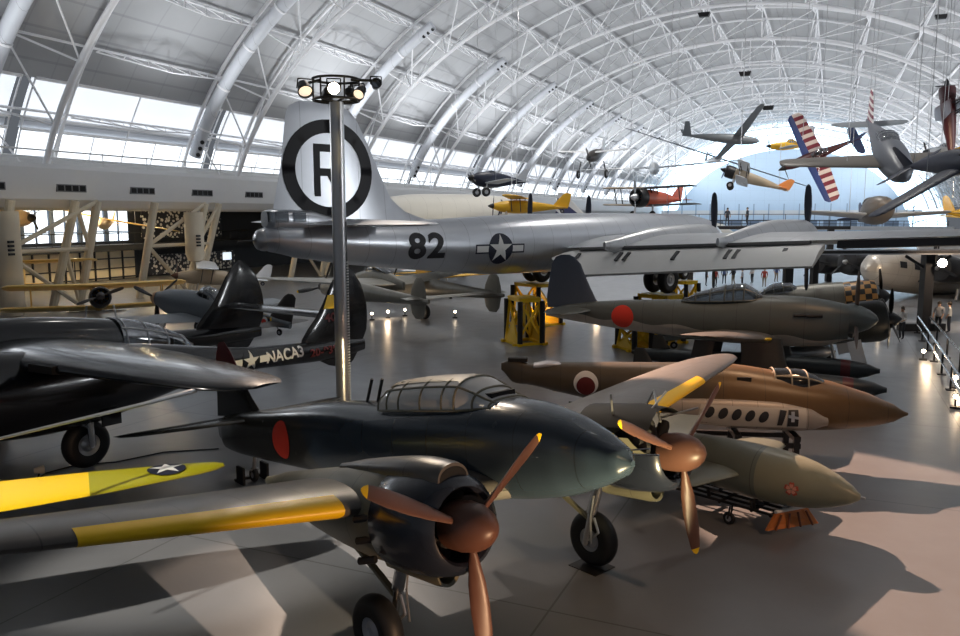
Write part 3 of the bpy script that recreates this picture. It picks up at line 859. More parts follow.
Rg = Matrix.Rotation(GT, 4, 'Y')
obj('tail_leg', MB().tube([Rg @ V((-8.2, 0, .95)), Rg @ V((-8.32, 0, .3))], .05, 8).tube([Rg @ V((-8.32, -.1, .3)), Rg @ V((-8.32, .1, .3))], .03, 6), M['steel'], gk)
wheel(gk, Rg @ V((-8.34, 0, .17)), .17, .12, 'tail_wheel', .45)
tc_ = V((.307 - .677 * 8.34, 12.02 + .7365 * 8.34, 0))
ts = thing('tail_stand', 'small black stand at the tail wheel of the dark green twin', 'stand', (tc_.x, tc_.y, 0), -.828)
obj('stand_frame', MB().box((-.05, .3, .2), (.34, .06, .4)).box((-.05, -.3, .2), (.34, .06, .4)).box((-.3, 0, .03), (.08, .66, .06)), M['black'], ts)
wp = V((.307 - .7365 * -2.3, 12.02 + .677 * 2.3, 0))
dp = thing('drip_tray', 'black square tray under the far main wheel of the dark green twin', 'tray', (wp.x, wp.y, 0), -.828)
obj('tray', MB().box((-.0, .0, .008), (.62, .55, .012)), M['black'], dp)

# ================================================================== black twin-boom night fighter
M['p61'] = paint('gloss black paint', (.010, .011, .014), .20, 0, .25, spec=.6, coat=.35, wear=.20, scale=.8)
M['p61wing'] = paint('weathered black wing', (.016, .017, .021), .20, .1, .25, spec=.7, seams=(.7, 0, .9), scale=.6, coat=.2)
p6 = thing('twin_boom_fighter', 'glossy black twin-boom fighter with white star on the left', 'aeroplane', (-12.04, 20.83, 0), (0, 0, -2.185))
obj('crew_pod', MB().fus([(-4.2, 2.75, 2.0, .3), (-3.4, 3.02, 1.75, .55), (-2.38, 3.28, 1.5, .68), (-.95, 3.48, 1.35, .75), (.6, 3.6, 1.3, .76), (2.2, 3.5, 1.28, .76), (4.2, 3.0, 1.3, .7), (5.4, 2.5, 1.55, .42), (5.8, 2.1, 1.9, .08)], n=30, sub=3, e=2.2), M['p61'], p6)
canopy(p6, [(-5.0, 2.15, .1, .08), (-4.6, 2.2, .34, .35), (-3.9, 2.25, .5, .66), (-3.2, 2.35, .6, .8), (-2.38, 2.5, .68, .82)], [-4.6, -3.9, -3.2, -2.5], M['darkglass'], M['steel'], .03, name='tail_cone_glazing')
pv = {}
for sg in (1, -1):
    y0 = 2.73 * sg
    bo = obj('boom', MB().fus([(-10.0, 1.98, 1.6, .06), (-9.3, 2.08, 1.52, .2), (-8, 2.17, 1.5, .27), (-6.5, 2.24, 1.58, .31), (-5, 2.36, 1.66, .36), (-3.1, 2.66, 1.6, .46), (-1.6, 2.92, 1.36, .62), (-.4, 3.04, 1.12, .72), (.95, 3.08, 1.06, .78), (2.0, 3.16, 1.14, .84), (2.9, 3.16, 1.3, .88), (3.3, 3.1, 1.36, .86), (3.35, 2.9, 1.5, .7)], n=30, sub=3, e=2.1, yc=y0), M['p61'], p6)
    fi = obj('fin', MB().wing([(1.16, -8.75, .5, y0, .05), (1.3, -8.3, 1.15, y0, .05), (1.6, -7.7, 2.0, y0, .05), (1.94, -7.2, 2.72, y0, .055), (2.3, -7.15, 2.98, y0, .06), (2.9, -7.72, 2.46, y0, .07), (3.4, -8.1, 2.0, y0, .075), (3.96, -8.44, 1.42, y0, .08), (4.4, -8.8, .68, y0, .08), (4.56, -9.02, .2, y0, .06)], n=12, vert=True, sub=2), M['p61'], p6)
    pv[sg] = (bo, fi)
    wg = MB().wing([(.3, 1.75, 3.6, 2.75, .16), (2.73, 1.7, 3.4, 2.85, .16), (5, 1.62, 2.9, 2.95, .15), (7.4, 1.5, 2.3, 3.02, .14), (9.2, 1.35, 1.75, 3.06, .12), (9.8, 1.1, 1.3, 3.06, .1), (10.06, .7, .7, 3.05, .08)], n=16)
    if sg < 0: wg.mirror_y()
    wo = obj('wing', wg, M['p61wing'], p6)
    if sg > 0:
        it = MB()
        for ya, yb in ((3.75, 4.75),): it.loft([[(1.72, ya, 2.82), (1.72, ya, 3.0), (1.3, ya, 3.06), (1.3, ya, 2.76)], [(1.70, yb, 2.86), (1.7, yb, 3.02), (1.25, yb, 3.08), (1.25, yb, 2.78)]])
        obj('wing_intake', it, M['dark'], wo)
        obj('pitot_boom', MB().tube([(1.3, 9.2, 3.02), (2.4, 9.25, 2.98), (5.6, 9.3, 2.9)], [.05, .035, .02], 8), M['steel'], wo)
    obj('spinner', MB().rev([(0, .3), (.2, .28), (.5, .16), (.6, .02)], (3.4, y0, 2.2), n=20), M['black'], p6)
    for k in range(4):
        obj('propeller_blade', blade_mb(1.85, .15).xf(Matrix.Translation((3.55, y0, 2.2)) @ Matrix.Rotation(.6 + pi / 2 * k, 4, 'X')), [M['black'], M['yellow']], p6)
    wheel(p6, (0, y0, .6), .6, .38, 'main_wheel', .46, M['steel'])
    lg = MB().tube([(.0, y0 + .3, .6), (.05, y0 + .3, 1.6)], .085, 12).tube([(0, y0, .6), (0, y0 + .32, .6)], .06, 8).tube([(.1, y0 + .3, 1.1), (.75, y0 + .25, 1.5)], .05, 8)
    obj('main_leg', lg, M['chrome'], p6)
    obj('gear_door', MB().box((-.35, y0 + .62, 1.3), (.5, .04, .4)), M['p61'], p6)
obj('nose_leg', MB().tube([(4.1, 0, 1.4), (4.2, 0, .45)], .08, 10), M['chrome'], p6)
wheel(p6, (4.2, .0, .45), .45, .3, 'nose_wheel', .45)
obj('tailplane', MB().wing([(-2.73, -8.15, 1.5, 2.9, .1), (2.73, -8.15, 1.5, 2.9, .1)], n=10), M['p61'], p6)
bo, fi = pv[1]
tg = [bo, fi]
# port side faces +y : u runs towards the nose reversed so that it reads left to right from outside
U, W_ = (-1, 0, 0), (0, 0, 1)
insignia((-4.85, 5, 2.0), U, W_, .33, tg, p6, bars=False, blue=M['p61'])
decal('insignia_bar', shape2d('poly', polys=[[(-.75, -.1), (-.33, -.1), (-.33, .1), (-.75, .1)], [(.33, -.1), (.7, -.1), (.7, .1), (.33, .1)]]), (-4.85, 5, 2.0), U, W_, tg, M['white'], p6, .012)
decal('serial_lettering', shape2d('text', body='NACA3', size=.46, bold=.012, sx=1.0), (-6.2, 5, 1.98), U, W_, tg, M['white'], p6, .012)
decal('serial_lettering', shape2d('text', body='20-939', size=.34, bold=.01, sx=1.3), (-7.85, 5, 1.86), U, W_, tg, M['dullred'], p6, .012)
decal('serial_lettering', shape2d('text', body='403', size=.40, bold=.01, sx=1.2), (-8.42, 5, 2.90), U, W_, tg, M['dullred'], p6, .012)
decal('serial_lettering', shape2d('text', body='U', size=.46, bold=.012, sx=1.2), (-3.75, 5, 2.05), U, W_, tg, M['white'], p6, .012)
decal('fin_band', shape2d('poly', polys=[[(-.44, -.18), (.34, -.18), (.34, .26), (-.22, .26)]]), (-8.5, 5, 3.38), U, W_, tg, M['yellow'], p6, .012, .06)

# ================================================================== yellow trainer: only its wing reaches into the picture
M['yel2'] = paint('yellow wing fabric', (.95, .62, .006), .38, 0, .08, spec=.5, seams=(0.0001, 0) if False else None)
M['yol'] = paint('olive-yellow wing fabric', (.36, .33, .006), .4, 0, .1)
TIP = at(224, 474, 13.7); TIP.z = 0
YW = 1.84
ty = thing('yellow_trainer', 'yellow aeroplane wing with a white star near its olive tip, behind the foreground wing', 'aeroplane', (TIP.x, TIP.y, 0), radians(27))
# local x points along the wing to the tip (tip at 0), local y across the chord (aft)
def yw_ring(s, le, te, th, z):
    ring = []; ch = te - le
    for k in range(20):
        t = 2 * pi * k / 20
        ring.append((s, (le + te) / 2 + ch * .58 * cos(t), z + th * sin(t) * (.8 if sin(t) > 0 else .6)))
    return ring
secs = [(-5.4, -.75, .72), (-3.3, -.72, .62), (-2.15, -.6, .52)]
secs2 = [(-2.15, -.6, .52), (-1.5, -.49, .42), (-.9, -.38, .33), (-.45, -.29, .26), (-.15, -.19, .18), (0, -.08, .08)]
wy = obj('wing', MB().loft([yw_ring(a, b, c, .09, YW) for a, b, c in smooth(secs, 3)]), M['yel2'], ty)
wt_ = obj('wing_tip', MB().loft([yw_ring(a, b, c, .09 * min(1, .25 + (c - b)), YW) for a, b, c in smooth(secs2, 3)]), M['yol'], ty, label='olive-yellow outer wing panel')
insignia((-.95, -.03, 4), (1, .0, 0), (0, 1, 0), .31, [wy, wt_], ty, bars=False)
ty_f = MB().fus([(-3.9, 2.3, 1.5, .1), (-2, 2.45, 1.3, .35), (0, 2.5, 1.15, .42), (1.4, 2.3, 1.2, .42), (1.9, 2.1, 1.4, .3)], n=20, sub=3)
ty_f.xf(Matrix.Translation((-5.9, .4, 0)) @ Matrix.Rotation(-pi / 2, 4, 'Z'))
obj('fuselage', ty_f, M['yel2'], ty)
obj('gear_leg', MB().tube([(-5.2, -.3, 1.7), (-4.9, -.3, .35)], .05, 8).tube([(-6.4, -.3, 1.4), (-6.7, -.3, .35)], .05, 8), M['black'], ty)
for x in (-4.9, -6.7): wheel(ty, (x, -.3, .35), .35, .18, 'main_wheel', .45, axis='x')

# ================================================================== lamp post
LP = at(343, 395, 22.0)
lp = thing('lamp_post', 'tall steel post topped with a ring of black floodlights, left of centre', 'lamp post', (LP.x, LP.y, 0), 0)
obj('post', MB().rev([(0, .19), (9.45, .19)], axis='z', n=24), M['steel'], lp)
obj('base_plate', MB().rev([(0, .5), (.05, .5), (.06, .22), (.3, .2)], axis='z', n=24), M['black'], lp)
hp = MB()
for i in range(58): hp.box((.2, -.02, .5 + .08 * i), (.05, .09, .035))
obj('perforated_strip', MB().box((.185, 0, 3.2), (.02, .12, 6.0)), M['black'], lp)
obj('strip_holes', hp, M['white'], lp)
rg = MB()
q = 24
for z in (9.5, 10.05):
    rg.tube([(.62 * cos(2 * pi * i / q), .62 * sin(2 * pi * i / q), z) for i in range(q + 1)], .035, 6)
for i in range(6):
    a = 2 * pi * i / 6
    rg.tube([(.62 * cos(a), .62 * sin(a), 9.5), (.62 * cos(a), .62 * sin(a), 10.05)], .025, 6)
    rg.tube([(0, 0, 9.45), (.62 * cos(a), .62 * sin(a), 9.5)], .03, 6)
rg.tube([(.4, 0, 10.05), (1.1, 0, 10.02)], .04, 6); rg.tube([(-.4, 0, 10.05), (-.8, 0, 9.95)], .04, 6)
obj('light_ring', rg, M['black'], lp)
def flood(parent, c, aim, r, lit, name='floodlight'):
    d = (V(aim)).normalized(); q_ = d.to_track_quat('X', 'Z').to_matrix().to_4x4()
    T = Matrix.Translation(V(c)) @ q_
    h = obj(name, MB().rev([(-.34, r * .45), (-.3, r * .7), (0, r), (.06, r * 1.05), (.06, r * .9), (.0, r * .85)], n=20).xf(T), M['black'], parent)
    obj('lens', MB().rev([(.01, r * .86), (.02, r * .5), (.025, .01)], n=20, cap=(True, True)).xf(T), M['lamp_lit'] if lit == 2 else (M['lamp_dim'] if lit else M['darkglass']), h)
    yk = MB()
    for s_ in (-1, 1): yk.tube([T @ V((-.1, s_ * r * 1.02, 0)), T @ V((-.1, s_ * r * 1.05, r * 1.5))], .018, 6)
    yk.tube([T @ V((-.1, -r * 1.05, r * 1.5)), T @ V((-.1, r * 1.05, r * 1.5))], .018, 6)
    obj('yoke', yk, M['black'], h)
    return h
lp.scale = (1, 1, .98)
M['lamp_lit'] = emit('lit lamp lens', (1, .86, .66), 45)
M['lamp_dim'] = emit('dim lamp lens', (1, .84, .66), .8)
flood(lp, (.05, -.62, 9.72), (.15, -1, -.12), .17, 2)
flood(lp, (-.78, -.25, 9.72), (.35, -.75, -.75), .2, 1)
flood(lp, (.66, -.35, 9.62), (-.2, -.85, -.6), .16, 1)
flood(lp, (1.08, 0, 9.95), (.2, -1, .1), .14, 0)
flood(lp, (-.35, .55, 9.7), (-.3, 1, -.4), .17, 0)
flood(lp, (.4, .55, 9.7), (.5, 1, -.4), .17, 0)
lamp('post_floodlight', 'SPOT', (LP.x + .3, LP.y - 1.2, 9.6), (2.5, 8.0, 1.0), 1100, (1, .80, .58), spot_size=radians(80), spot_blend=.8, shadow_soft_size=.15)

# ================================================================== twin-engined fighter fuselage without wings (brown)
M['kib'] = paint('brown fuselage paint', (.15, .082, .026), .36, 0, .28, seams=(1.0, 0), spec=.55, scale=.9,
   second=(((.072, .056, .035)), lambda nt, x, y, z, n: mth(nt, 'SMOOTH_MIN', 1.0, mth(nt, 'MAXIMUM', 0.0, mth(nt, 'MULTIPLY', mth(nt, 'SUBTRACT', mth(nt, 'ADD', 5.2, mth(nt, 'MULTIPLY', n, 1.0)), x), 1.2)), .1)))
M['stub'] = paint('bare pinkish-grey metal', (.33, .295, .265), .45, .3, .15, seams=(.6, 0))
ki = thing('wingless_fuselage', 'brown wingless fighter fuselage with tan nose and bare metal wing root', 'aeroplane', (.607, 20.45, 0), (0, 0, -.122))
kf = obj('fuselage', MB().fus([(-.05, 2.42, 2.24, .04), (.25, 2.52, 1.92, .15), (.7, 2.42, 1.86, .24), (1.3, 2.47, 1.72, .33), (2.4, 2.5, 1.48, .45), (4.0, 2.52, 1.12, .54), (5.6, 2.54, .94, .6), (7.0, 2.36, .88, .6), (8.2, 2.14, .92, .54), (9.1, 1.86, 1.02, .38), (9.7, 1.6, 1.16, .2), (10.05, 1.4, 1.33, .03)], n=36, sub=5, e=2.1), M['kib'], ki)
wr = MB()   # rounded wing root left on the fuselage side
for sg in (-1, 1):
    rings = []
    for x, zt, zb, w_ in smooth([(3.2, 1.55, 1.4, .5), (4.0, 1.72, 1.2, .66), (5.4, 1.78, 1.04, .74), (6.8, 1.74, .98, .74), (7.6, 1.58, 1.0, .68), (8.0, 1.36, 1.12, .56)], 4):
        rings.append([(x, sg * (.15 + (w_ - .1) * (max(0, cos(a)) ** .35)), (zt + zb) / 2 + (zt - zb) / 2 * sin(a)) for a in [-pi / 2 + pi * i / 12 for i in range(13)]])
    wr.loft(rings, closed=True)
wro = obj('wing_root', wr, M['stub'], ki)
# dark lightening holes and spar fittings on the cut face
hl = MB()
def ov(x, z, a, b, lean=0):
    pts = [(x + a * cos(2 * pi * i / 14) + lean * b * sin(2 * pi * i / 14), z + b * sin(2 * pi * i / 14)) for i in range(14)]
    return pts
cut = shape2d('poly', polys=[[(-1.45, -.26), (1.2, -.26), (1.2, .2), (-1.3, .26)]])
decal('cut_face', cut, (6.25, -3, 1.38), (1, 0, 0), (0, 0, 1), [wro, kf], flat('pale primed metal', (.5, .47, .43), .5), ki, .008)
for pl in [ov(-1.1 + .32 * i, .08 - .02 * i, .11, .14, .3) for i in range(5)] + [[(.5, -.2), (.62, -.2), (.72, .16), (.56, .18)], [(.74, -.22), (1.0, -.22), (1.0, .18), (.76, .18)]]:
    decal('lightening_hole', shape2d('poly', polys=[pl]), (6.25, -3, 1.38), (1, 0, 0), (0, 0, 1), [wro, kf], M['markblack'], ki, .02)
bm = shape2d('poly', polys=[[(-.05, -.12), (.03, -.12), (.03, .12), (-.05, .12)], [(-.12, -.02), (.14, -.06), (.14, .0), (-.12, .05)]])
decal('spar_fitting', bm, (7.12, -3, 1.4), (1, 0, 0), (0, 0, 1), [wro, kf], M['steel'], ki, .035)
decal('roundel_border', shape2d('disc', r=.31), (2.14, -3, 2.02), (1, 0, 0), (0, 0, 1), [kf], M['white'], ki, .008)
decal('roundel', shape2d('disc', r=.235), (2.14, -3, 1.95), (1, 0, 0), (0, 0, 1), [kf], M['dullred'], ki, .016)
M['darkwin'] = flat('dark canopy pane', (.012, .012, .012), .12)
canopy(ki, [(6.75, 2.02, .40, .42), (7.2, 2.0, .44, .44), (7.55, 1.98, .42, .42), (8.25, 1.98, .16, .10)], [6.77, 7.15, 7.55, 8.2], M['darkwin'], M['tan'], .022)
0 and canopy(ki, [(3.55, 2.36, .25, .08), (4.1, 2.4, .34, .18), (4.7, 2.42, .34, .18), (5.1, 2.42, .3, .14)], [3.6, 4.2, 4.7, 5.1], M['darkglass'], M['kib'], .025, name='rear_canopy')
obj('open_hatch', MB().box((6.0, -.42, 2.2), (.34, .14, .16)), M['dark'], ki)
obj('open_hatch', MB().box((4.6, -.48, 2.25), (.3, .1, .16)), M['dark'], ki)
tfx = MB().box((.38, 0, 2.52), (.5, .2, .1)); obj('tail_cutout', tfx, M['dark'], ki)
obj('tail_fairing', MB().fus([(.8, 2.44, 2.3, .2), (1.15, 2.50, 2.35, .24), (1.5, 2.47, 2.4, .15)], n=16, sub=3), M['hub'], ki, label='pale grey tail fairing')
s_ = thing('fuselage_stand', 'low black steel cradle under the brown wingless fuselage', 'stand', (.607, 20.45, 0), (0, 0, -.122))
cr = MB()
for x in (3.2, 5.9, 7.3):
    for y in (-.5, .5): cr.box((x, y, .42), (.14, .14, .84))
    cr.box((x, 0, .79), (.16, 1.2, .12)); cr.box((x, 0, .05), (.2, 1.5, .1))
for y in (-.5, .5):
    cr.box((5.2, y, .6), (4.4, .1, .12)); cr.box((5.2, y, .1), (4.4, .12, .12))
obj('cradle', cr, M['black'], s_)

# ================================================================== small rocket aircraft with blossom emblem, on its trolley
M['ohk'] = paint('grey-green fuselage paint', (.15, .17, .145), .36, 0, .1, spec=.5, seams=(1.3, 0))
M['ohn'] = paint('beige nose cone paint', (.265, .265, .19), .34, 0, .06, spec=.5)
NT = V((7.10, 14.25, 0)); OY = -.80
oh = thing('rocket_aircraft', 'grey-green bullet-shaped aircraft with beige nose and red blossom emblem', 'aeroplane', (NT.x, NT.y, 0), (0, 0, OY))
zc = 1.05
body = [(-6.2, zc + .14, zc - .02, .06), (-5, zc + .3, zc - .2, .25), (-3.6, zc + .5, zc - .44, .46), (-2.3, zc + .56, zc - .54, .55), (-1.86, zc + .55, zc - .54, .55)]
ob_ = obj('fuselage', MB().fus(body, n=36, sub=4, e=2), M['ohk'], oh)
nose = [(-1.86, zc + .555, zc - .545, .555), (-1.4, zc + .53, zc - .52, .53), (-.9, zc + .445, zc - .45, .45), (-.5, zc + .31, zc - .33, .32), (-.2, zc + .16, zc - .2, .18), (-.05, zc + .05, zc - .09, .07), (0, zc - .01, zc - .03, .01)]
on = obj('nose_cone', MB().fus(nose, n=36, sub=4, e=2), M['ohn'], oh, label='beige nose cone')
obj('nose_fitting', MB().rev([(-.06, .03), (.06, .02)], (0, 0, zc - .02), n=12), M['steel'], oh)
for sg in (-1, 1):
    wm = MB().wing([(.35, -2.15, 1.5, zc + .02, .12), (1.9, -2.35, 1.0, zc + .08, .11), (2.05, -2.5, .6, zc + .09, .08)], n=12)
    if sg < 0: wm.mirror_y()
    obj('wing', wm, M['ohk'], oh)
obj('canopy', MB().fus([(-4.9, zc + .35, zc + .2, .1), (-4.4, zc + .7, zc + .2, .26), (-3.9, zc + .74, zc + .2, .28), (-3.5, zc + .5, zc + .2, .2)], n=20, sub=3), M['darkglass'], oh)
for sg in (-1, 1): obj('fin', MB().wing([(zc + .1, -5.5, .8, .9 * sg, .08), (zc + .9, -5.7, .6, .9 * sg, .08)], n=8, vert=True), M['ohk'], oh)
obj('tailplane', MB().wing([(-1.0, -5.4, .8, zc + .2, .08), (1.0, -5.4, .8, zc + .2, .08)], n=8), M['ohk'], oh)
# blossom emblem: five petals
def petal(a, r=.155):
    pts = []
    for t, w_ in ((.12, 0), (.45, .3), (.8, .36), (1.0, .2), (.9, 0), (1.0, -.2), (.8, -.36), (.45, -.3)):
        x, y = w_ * r, t * r
        pts.append((x * cos(a) - y * sin(a), x * sin(a) + y * cos(a)))
    return pts
bvn = bvh_of([on, ob_])
pe = Vector((-.82, -1.0, 0))
decal('emblem', shape2d('poly', polys=[petal(2 * pi * k / 5, .14) for k in range(5)]), (-1.12, -3, zc - .02), (1, .0, 0), (0, 0, 1), bvn, flat('emblem red', (.5, .09, .06), .5), oh, .006)
decal('emblem_petals', shape2d('poly', polys=[petal(2 * pi * k / 5, .10) for k in range(5)]), (-1.12, -3, zc - .015), (1, 0, 0), (0, 0, 1), bvn, flat('emblem pink', (.72, .33, .25), .5), oh, .012)
tr = thing('transport_trolley', 'black tubular trolley with orange end panel under the grey-green aircraft', 'trolley', (NT.x, NT.y, 0), (0, 0, OY))
tf = MB()
for y in (-.5, -.25, .0, .25, .5): tf.tube([(-5.0, y, .42), (-1.5, y, .42)], .03, 8)
for x in (-5, -4.2, -3.4, -2.6, -1.9, -1.5): tf.tube([(x, -.52, .40), (x, .52, .40)], .035, 8)
for x in (-4.6, -2.9, -1.9):
    for y in (-.4, .4): tf.tube([(x, y, .42), (x, y * 1.1, .57)], .04, 8)
    tf.tube([(x, -.45, .58), (x, 0, .40), (x, .45, .58)], .04, 8)
obj('frame', tf, M['black'], tr)
for x in (-4.6, -2.35):
    for y in (-.55, .55):
        wheel(tr, (x, y, .13), .13, .08, 'caster_wheel', .5)
        obj('caster_fork', MB().tube([(x, y + .06, .13), (x + .04, y + .05, .4)], .02, 6).tube([(x, y - .06, .13), (x + .04, y - .05, .4)], .02, 6), M['black'], tr)
M['orange'] = paint('orange trolley panel', (.62, .2, .05), .45, 0, .1)
ep = MB()
ep.loft([[(-1.55, -.62, .12), (-1.5, -.62, .12), (-1.4, -.42, .48), (-1.45, -.42, .48)], [(-1.02, .5, .12), (-.97, .5, .12), (-1.2, .45, .42), (-1.25, .45, .42)]])
eo = obj('end_panel', ep, M['orange'], tr, label='orange end panel')
rb_ = MB()
for i in range(4):
    t = .15 + .24 * i
    a = V((-1.5, -.62, .12)).lerp(V((-.97, .5, .12)), t); b_ = V((-1.4, -.42, .5)).lerp(V((-1.2, .45, .45)), t)
    d = V((.03, -.03, 0))
    rb_.tube([a + d, a.lerp(b_, .8) + d], .022, 6)
obj('panel_rib', rb_, flat('dark orange rib', (.2, .06, .02), .5), eo)
obj('panel_lip', MB().tube([(-1.43, -.45, .48), (-1.22, .45, .42)], .035, 8), M['white'], eo)
# ================================================================== silver four-engined bomber
M['alu'] = paint('polished aluminium skin', (.60, .62, .66), .30, .80, .08, seams=(1.25, 0), spec=.5, scale=.5, rv=.03)
M['alu2'] = paint('aluminium wing skin', (.50, .51, .53), .36, .7, .12, seams=(.9, 0, 1.6), spec=.5, scale=.5)
M['propblue'] = flat('blue-black propeller paint', (.02, .024, .04), .4)
M['flap'] = paint('pale grey flap', (.60, .60, .59), .5, .2, .06, seams=(0.0, 0) if False else None)
b9 = thing('silver_bomber', 'large polished silver bomber raised on yellow stands, circled R on its tail', 'aeroplane', (-8.38, 30.13, 0), (0, 0, .7006))
BZ = 4.9
BF = [(0, .62, .22, .2), (.12, .80, .05, .40), (.5, .98, -.05, .55), (1.5, 1.04, -.3, .68), (4, 1.1, -.68, .88), (7.3, 1.14, -1.03, 1.06), (11, 1.3, -1.38, 1.3), (14, 1.42, -1.46, 1.44), (20, 1.46, -1.46, 1.46), (26.6, 1.42, -1.4, 1.4), (28.6, 1.15, -1.2, 1.2), (29.8, .6, -.75, .72), (30.2, .05, -.2, .1)]
bf = obj('fuselage', MB().fus([(x, BZ + a, BZ + b_, w_) for x, a, b_, w_ in BF], n=40, sub=4, e=2), M['alu'], b9)
obj('tail_turret', MB().rev([(-.12, .02), (-.1, .22), (.0, .36), (.15, .42), (.3, .43)], (0, 0, BZ + .42), n=24), M['steel'], b9)
obj('tail_gun', MB().tube([(-.1, .1, BZ + .4), (-.75, .1, BZ + .36)], .03, 8), M['black'], b9)
fz = [(.95, .6, 9.2), (1.15, .62, 7.9), (1.5, .65, 6.75), (2.1, .78, 6.0), (3.1, 1.0, 5.48), (4.2, 1.16, 4.95), (5.1, 1.28, 4.45), (5.5, 1.45, 4.1), (5.72, 1.9, 3.5)]
bfin = obj('fin', MB().wing([(BZ + z, xl, xl - xt, 0, .07) for z, xt, xl in fz], n=18, vert=True, sub=2, camber=0), M['alu'], b9)
obj('tail_window', MB().box((.78, -.5, BZ + 1.28), (.5, .1, .42)).box((1.5, -.52, BZ + 1.28), (.5, .1, .36)).box((.35, -.2, BZ + 1.28), (.1, .5, .4)), M['darkglass'], b9)
obj('gunner_cabin', MB().fus([(.3, BZ + 1.5, BZ + .9, .3), (.5, BZ + 1.56, BZ + .8, .5), (2.2, BZ + 1.52, BZ + .7, .5), (3.0, BZ + 1.3, BZ + .7, .42)], n=24, sub=2, e=3), M['alu'], b9)
bt = [bf, bfin]
Ub, Wb = (1, 0, 0), (0, 0, 1)
def rpoly():
    T = .27; H = 1.02; P = []
    P.append([(-.62, -H), (-.62 + T, -H), (-.62 + T, H), (-.62, H)])
    P.append([(-.35, H - .3), (.62, H - .3), (.62, H), (-.35, H)])
    P.append([(-.35, -.22), (.62, -.22), (.62, .08), (-.35, .08)])
    P.append([(.35, .08), (.62, .08), (.62, H - .3), (.35, H - .3)])
    P.append([(-.05, -.22), (.25, -.22), (.72, -H), (.42, -H)])
    return P
decal('tail_ring', shape2d('ring', r0=1.44, r1=1.97), (3.05, -6, BZ + 3.11), Ub, Wb, bt, M['markblack'], b9, .012, .3)
decal('tail_letter', shape2d('poly', polys=rpoly()), (3.0, -6, BZ + 3.1), Ub, Wb, bt, M['markblack'], b9, .012, .3)
decal('number', shape2d('text', body='82', size=1.46, bold=.05, sx=1.2, space=1.12), (7.15, -6, BZ + .0), Ub, Wb, bt, M['markblack'], b9, .012, .15)
insignia((11.1, -6, BZ - .16), Ub, Wb, .70, bt, b9)
for sg in (-1, 1):
    st = MB().wing([(.3, 5.0, 3.3, BZ + .98, .1), (3, 4.6, 2.6, BZ + 1.0, .1), (5.6, 4.1, 1.8, BZ + 1.03, .09), (6.3, 3.8, 1.2, BZ + 1.04, .08), (6.55, 3.5, .5, BZ + 1.04, .06)], n=12)
    if sg < 0: st.mirror_y()
    obj('tailplane', st, M['alu2'], b9)
    zw = lambda y: BZ - .30 + .052 * abs(y)
    wsec = [(.5, 20.9, 5.7, .17), (2.4, 20.85, 5.5, .17), (9, 20.8, 4.6, .15), (13, 20.75, 3.75, .14), (18, 20.65, 2.75, .13), (20.6, 20.4, 2.0, .12), (21.3, 20.0, 1.2, .1), (21.5, 19.6, .5, .08)]
    w_ = MB().wing([(y, xl, c_, zw(y), t) for y, xl, c_, t in wsec], n=16)
    if sg < 0: w_.mirror_y()
    wo = obj('wing', w_, M['alu2'], b9)
    tei = lambda y: [a[1] - a[2] + (b_[1] - b_[2] - a[1] + a[2]) * (y - a[0]) / (b_[0] - a[0]) for a, b_ in zip(wsec, wsec[1:]) if a[0] <= y <= b_[0]][0]
    fp = MB(); rings = []
    for y in (1.9, 2.6, 4.4, 6.5, 9.0, 11.0, 13.4):
        x = tei(y); z = zw(y) - .12
        d = (.35 if y < 2 else 1.35 - .035 * y); ow = .35 if y > 13 else 0
        rings.append([(x + .05, sg * y, z), (x - .75, sg * (y + ow * .5), z - .34 * d), (x - 1.55, sg * (y + ow), z - .92 * d), (x - 1.5, sg * (y + ow), z - 1.0 * d), (x - .6, sg * y, z - .6 * d), (x + .1, sg * y, z - .22)])
    fo_ = obj('flap', fp.loft(rings), M['flap'], b9, sharp=25)
    for y in (2.6, 4.9, 5.3, 7.7, 10.0, 10.35, 12.2):
        x = tei(y); z = zw(y) - .12
        sl = MB().bar((x - .42, sg * y, z - .17), (x - .98, sg * (y + .1), z - .50), .16, .06)
        obj('flap_slot', sl, M['markblack'], fo_)
    obj('flap_gap', MB().loft([[(tei(y) - .02, sg * y, zw(y) + .0), (tei(y) + .1, sg * y, zw(y) - .16), (tei(y) - .14, sg * y, zw(y) - .12)] for y in (2.3, 9, 12.9)]), M['markblack'], wo)
    ai = MB()
    ai.loft([[(tei(y) + .5, sg * y, zw(y) - .08), (tei(y) - .05, sg * y, zw(y) - .04), (tei(y) - .12, sg * y, zw(y) - .32), (tei(y) + .4, sg * y, zw(y) - .36)] for y in (13.9, 16, 18, 20.4)])
    obj('wing_shade_strip', ai, M['markblack'], wo, label='dark strip for the shade under the outer wing')  # black slab paints in the shaded underside of the outer wing
    for y0, aft in ((4.42, 14.6), (9.5, 15.8)):
        zc_ = zw(y0) + .1
        nm = MB().fus([(aft, zc_ + .12, zc_ - .22, .08), (aft + 1.5, zc_ + .42, zc_ - .7, .4), (aft + 3.2, zc_ + .72, zc_ - .95, .62), (20, zc_ + .84, zc_ - 1.0, .76), (21.4, zc_ + .86, zc_ - .95, .84), (22.6, zc_ + .84, zc_ - .9, .84), (22.95, zc_ + .7, zc_ - .7, .7), (23.0, zc_ + .5, zc_ - .5, .5)], n=24, sub=3, e=2, yc=sg * y0)
        obj('nacelle', nm, M['alu2'], b9)
        propeller(b9, (23.2, sg * y0, zc_), 2.5, 4, .03 * sg, [M['propblue'], M['propblue']], [(-.25, .26), (.0, .28), (.25, .2), (.36, .03)], M['steel'], .18)
    # main gear : paired wheels standing on the stand top (z 2.44)
    for yy in (-.42, .42):
        wheel(b9, (18.9, sg * 4.35 + yy, 3.15), .70, .42, 'main_wheel', .45, M['steel'])
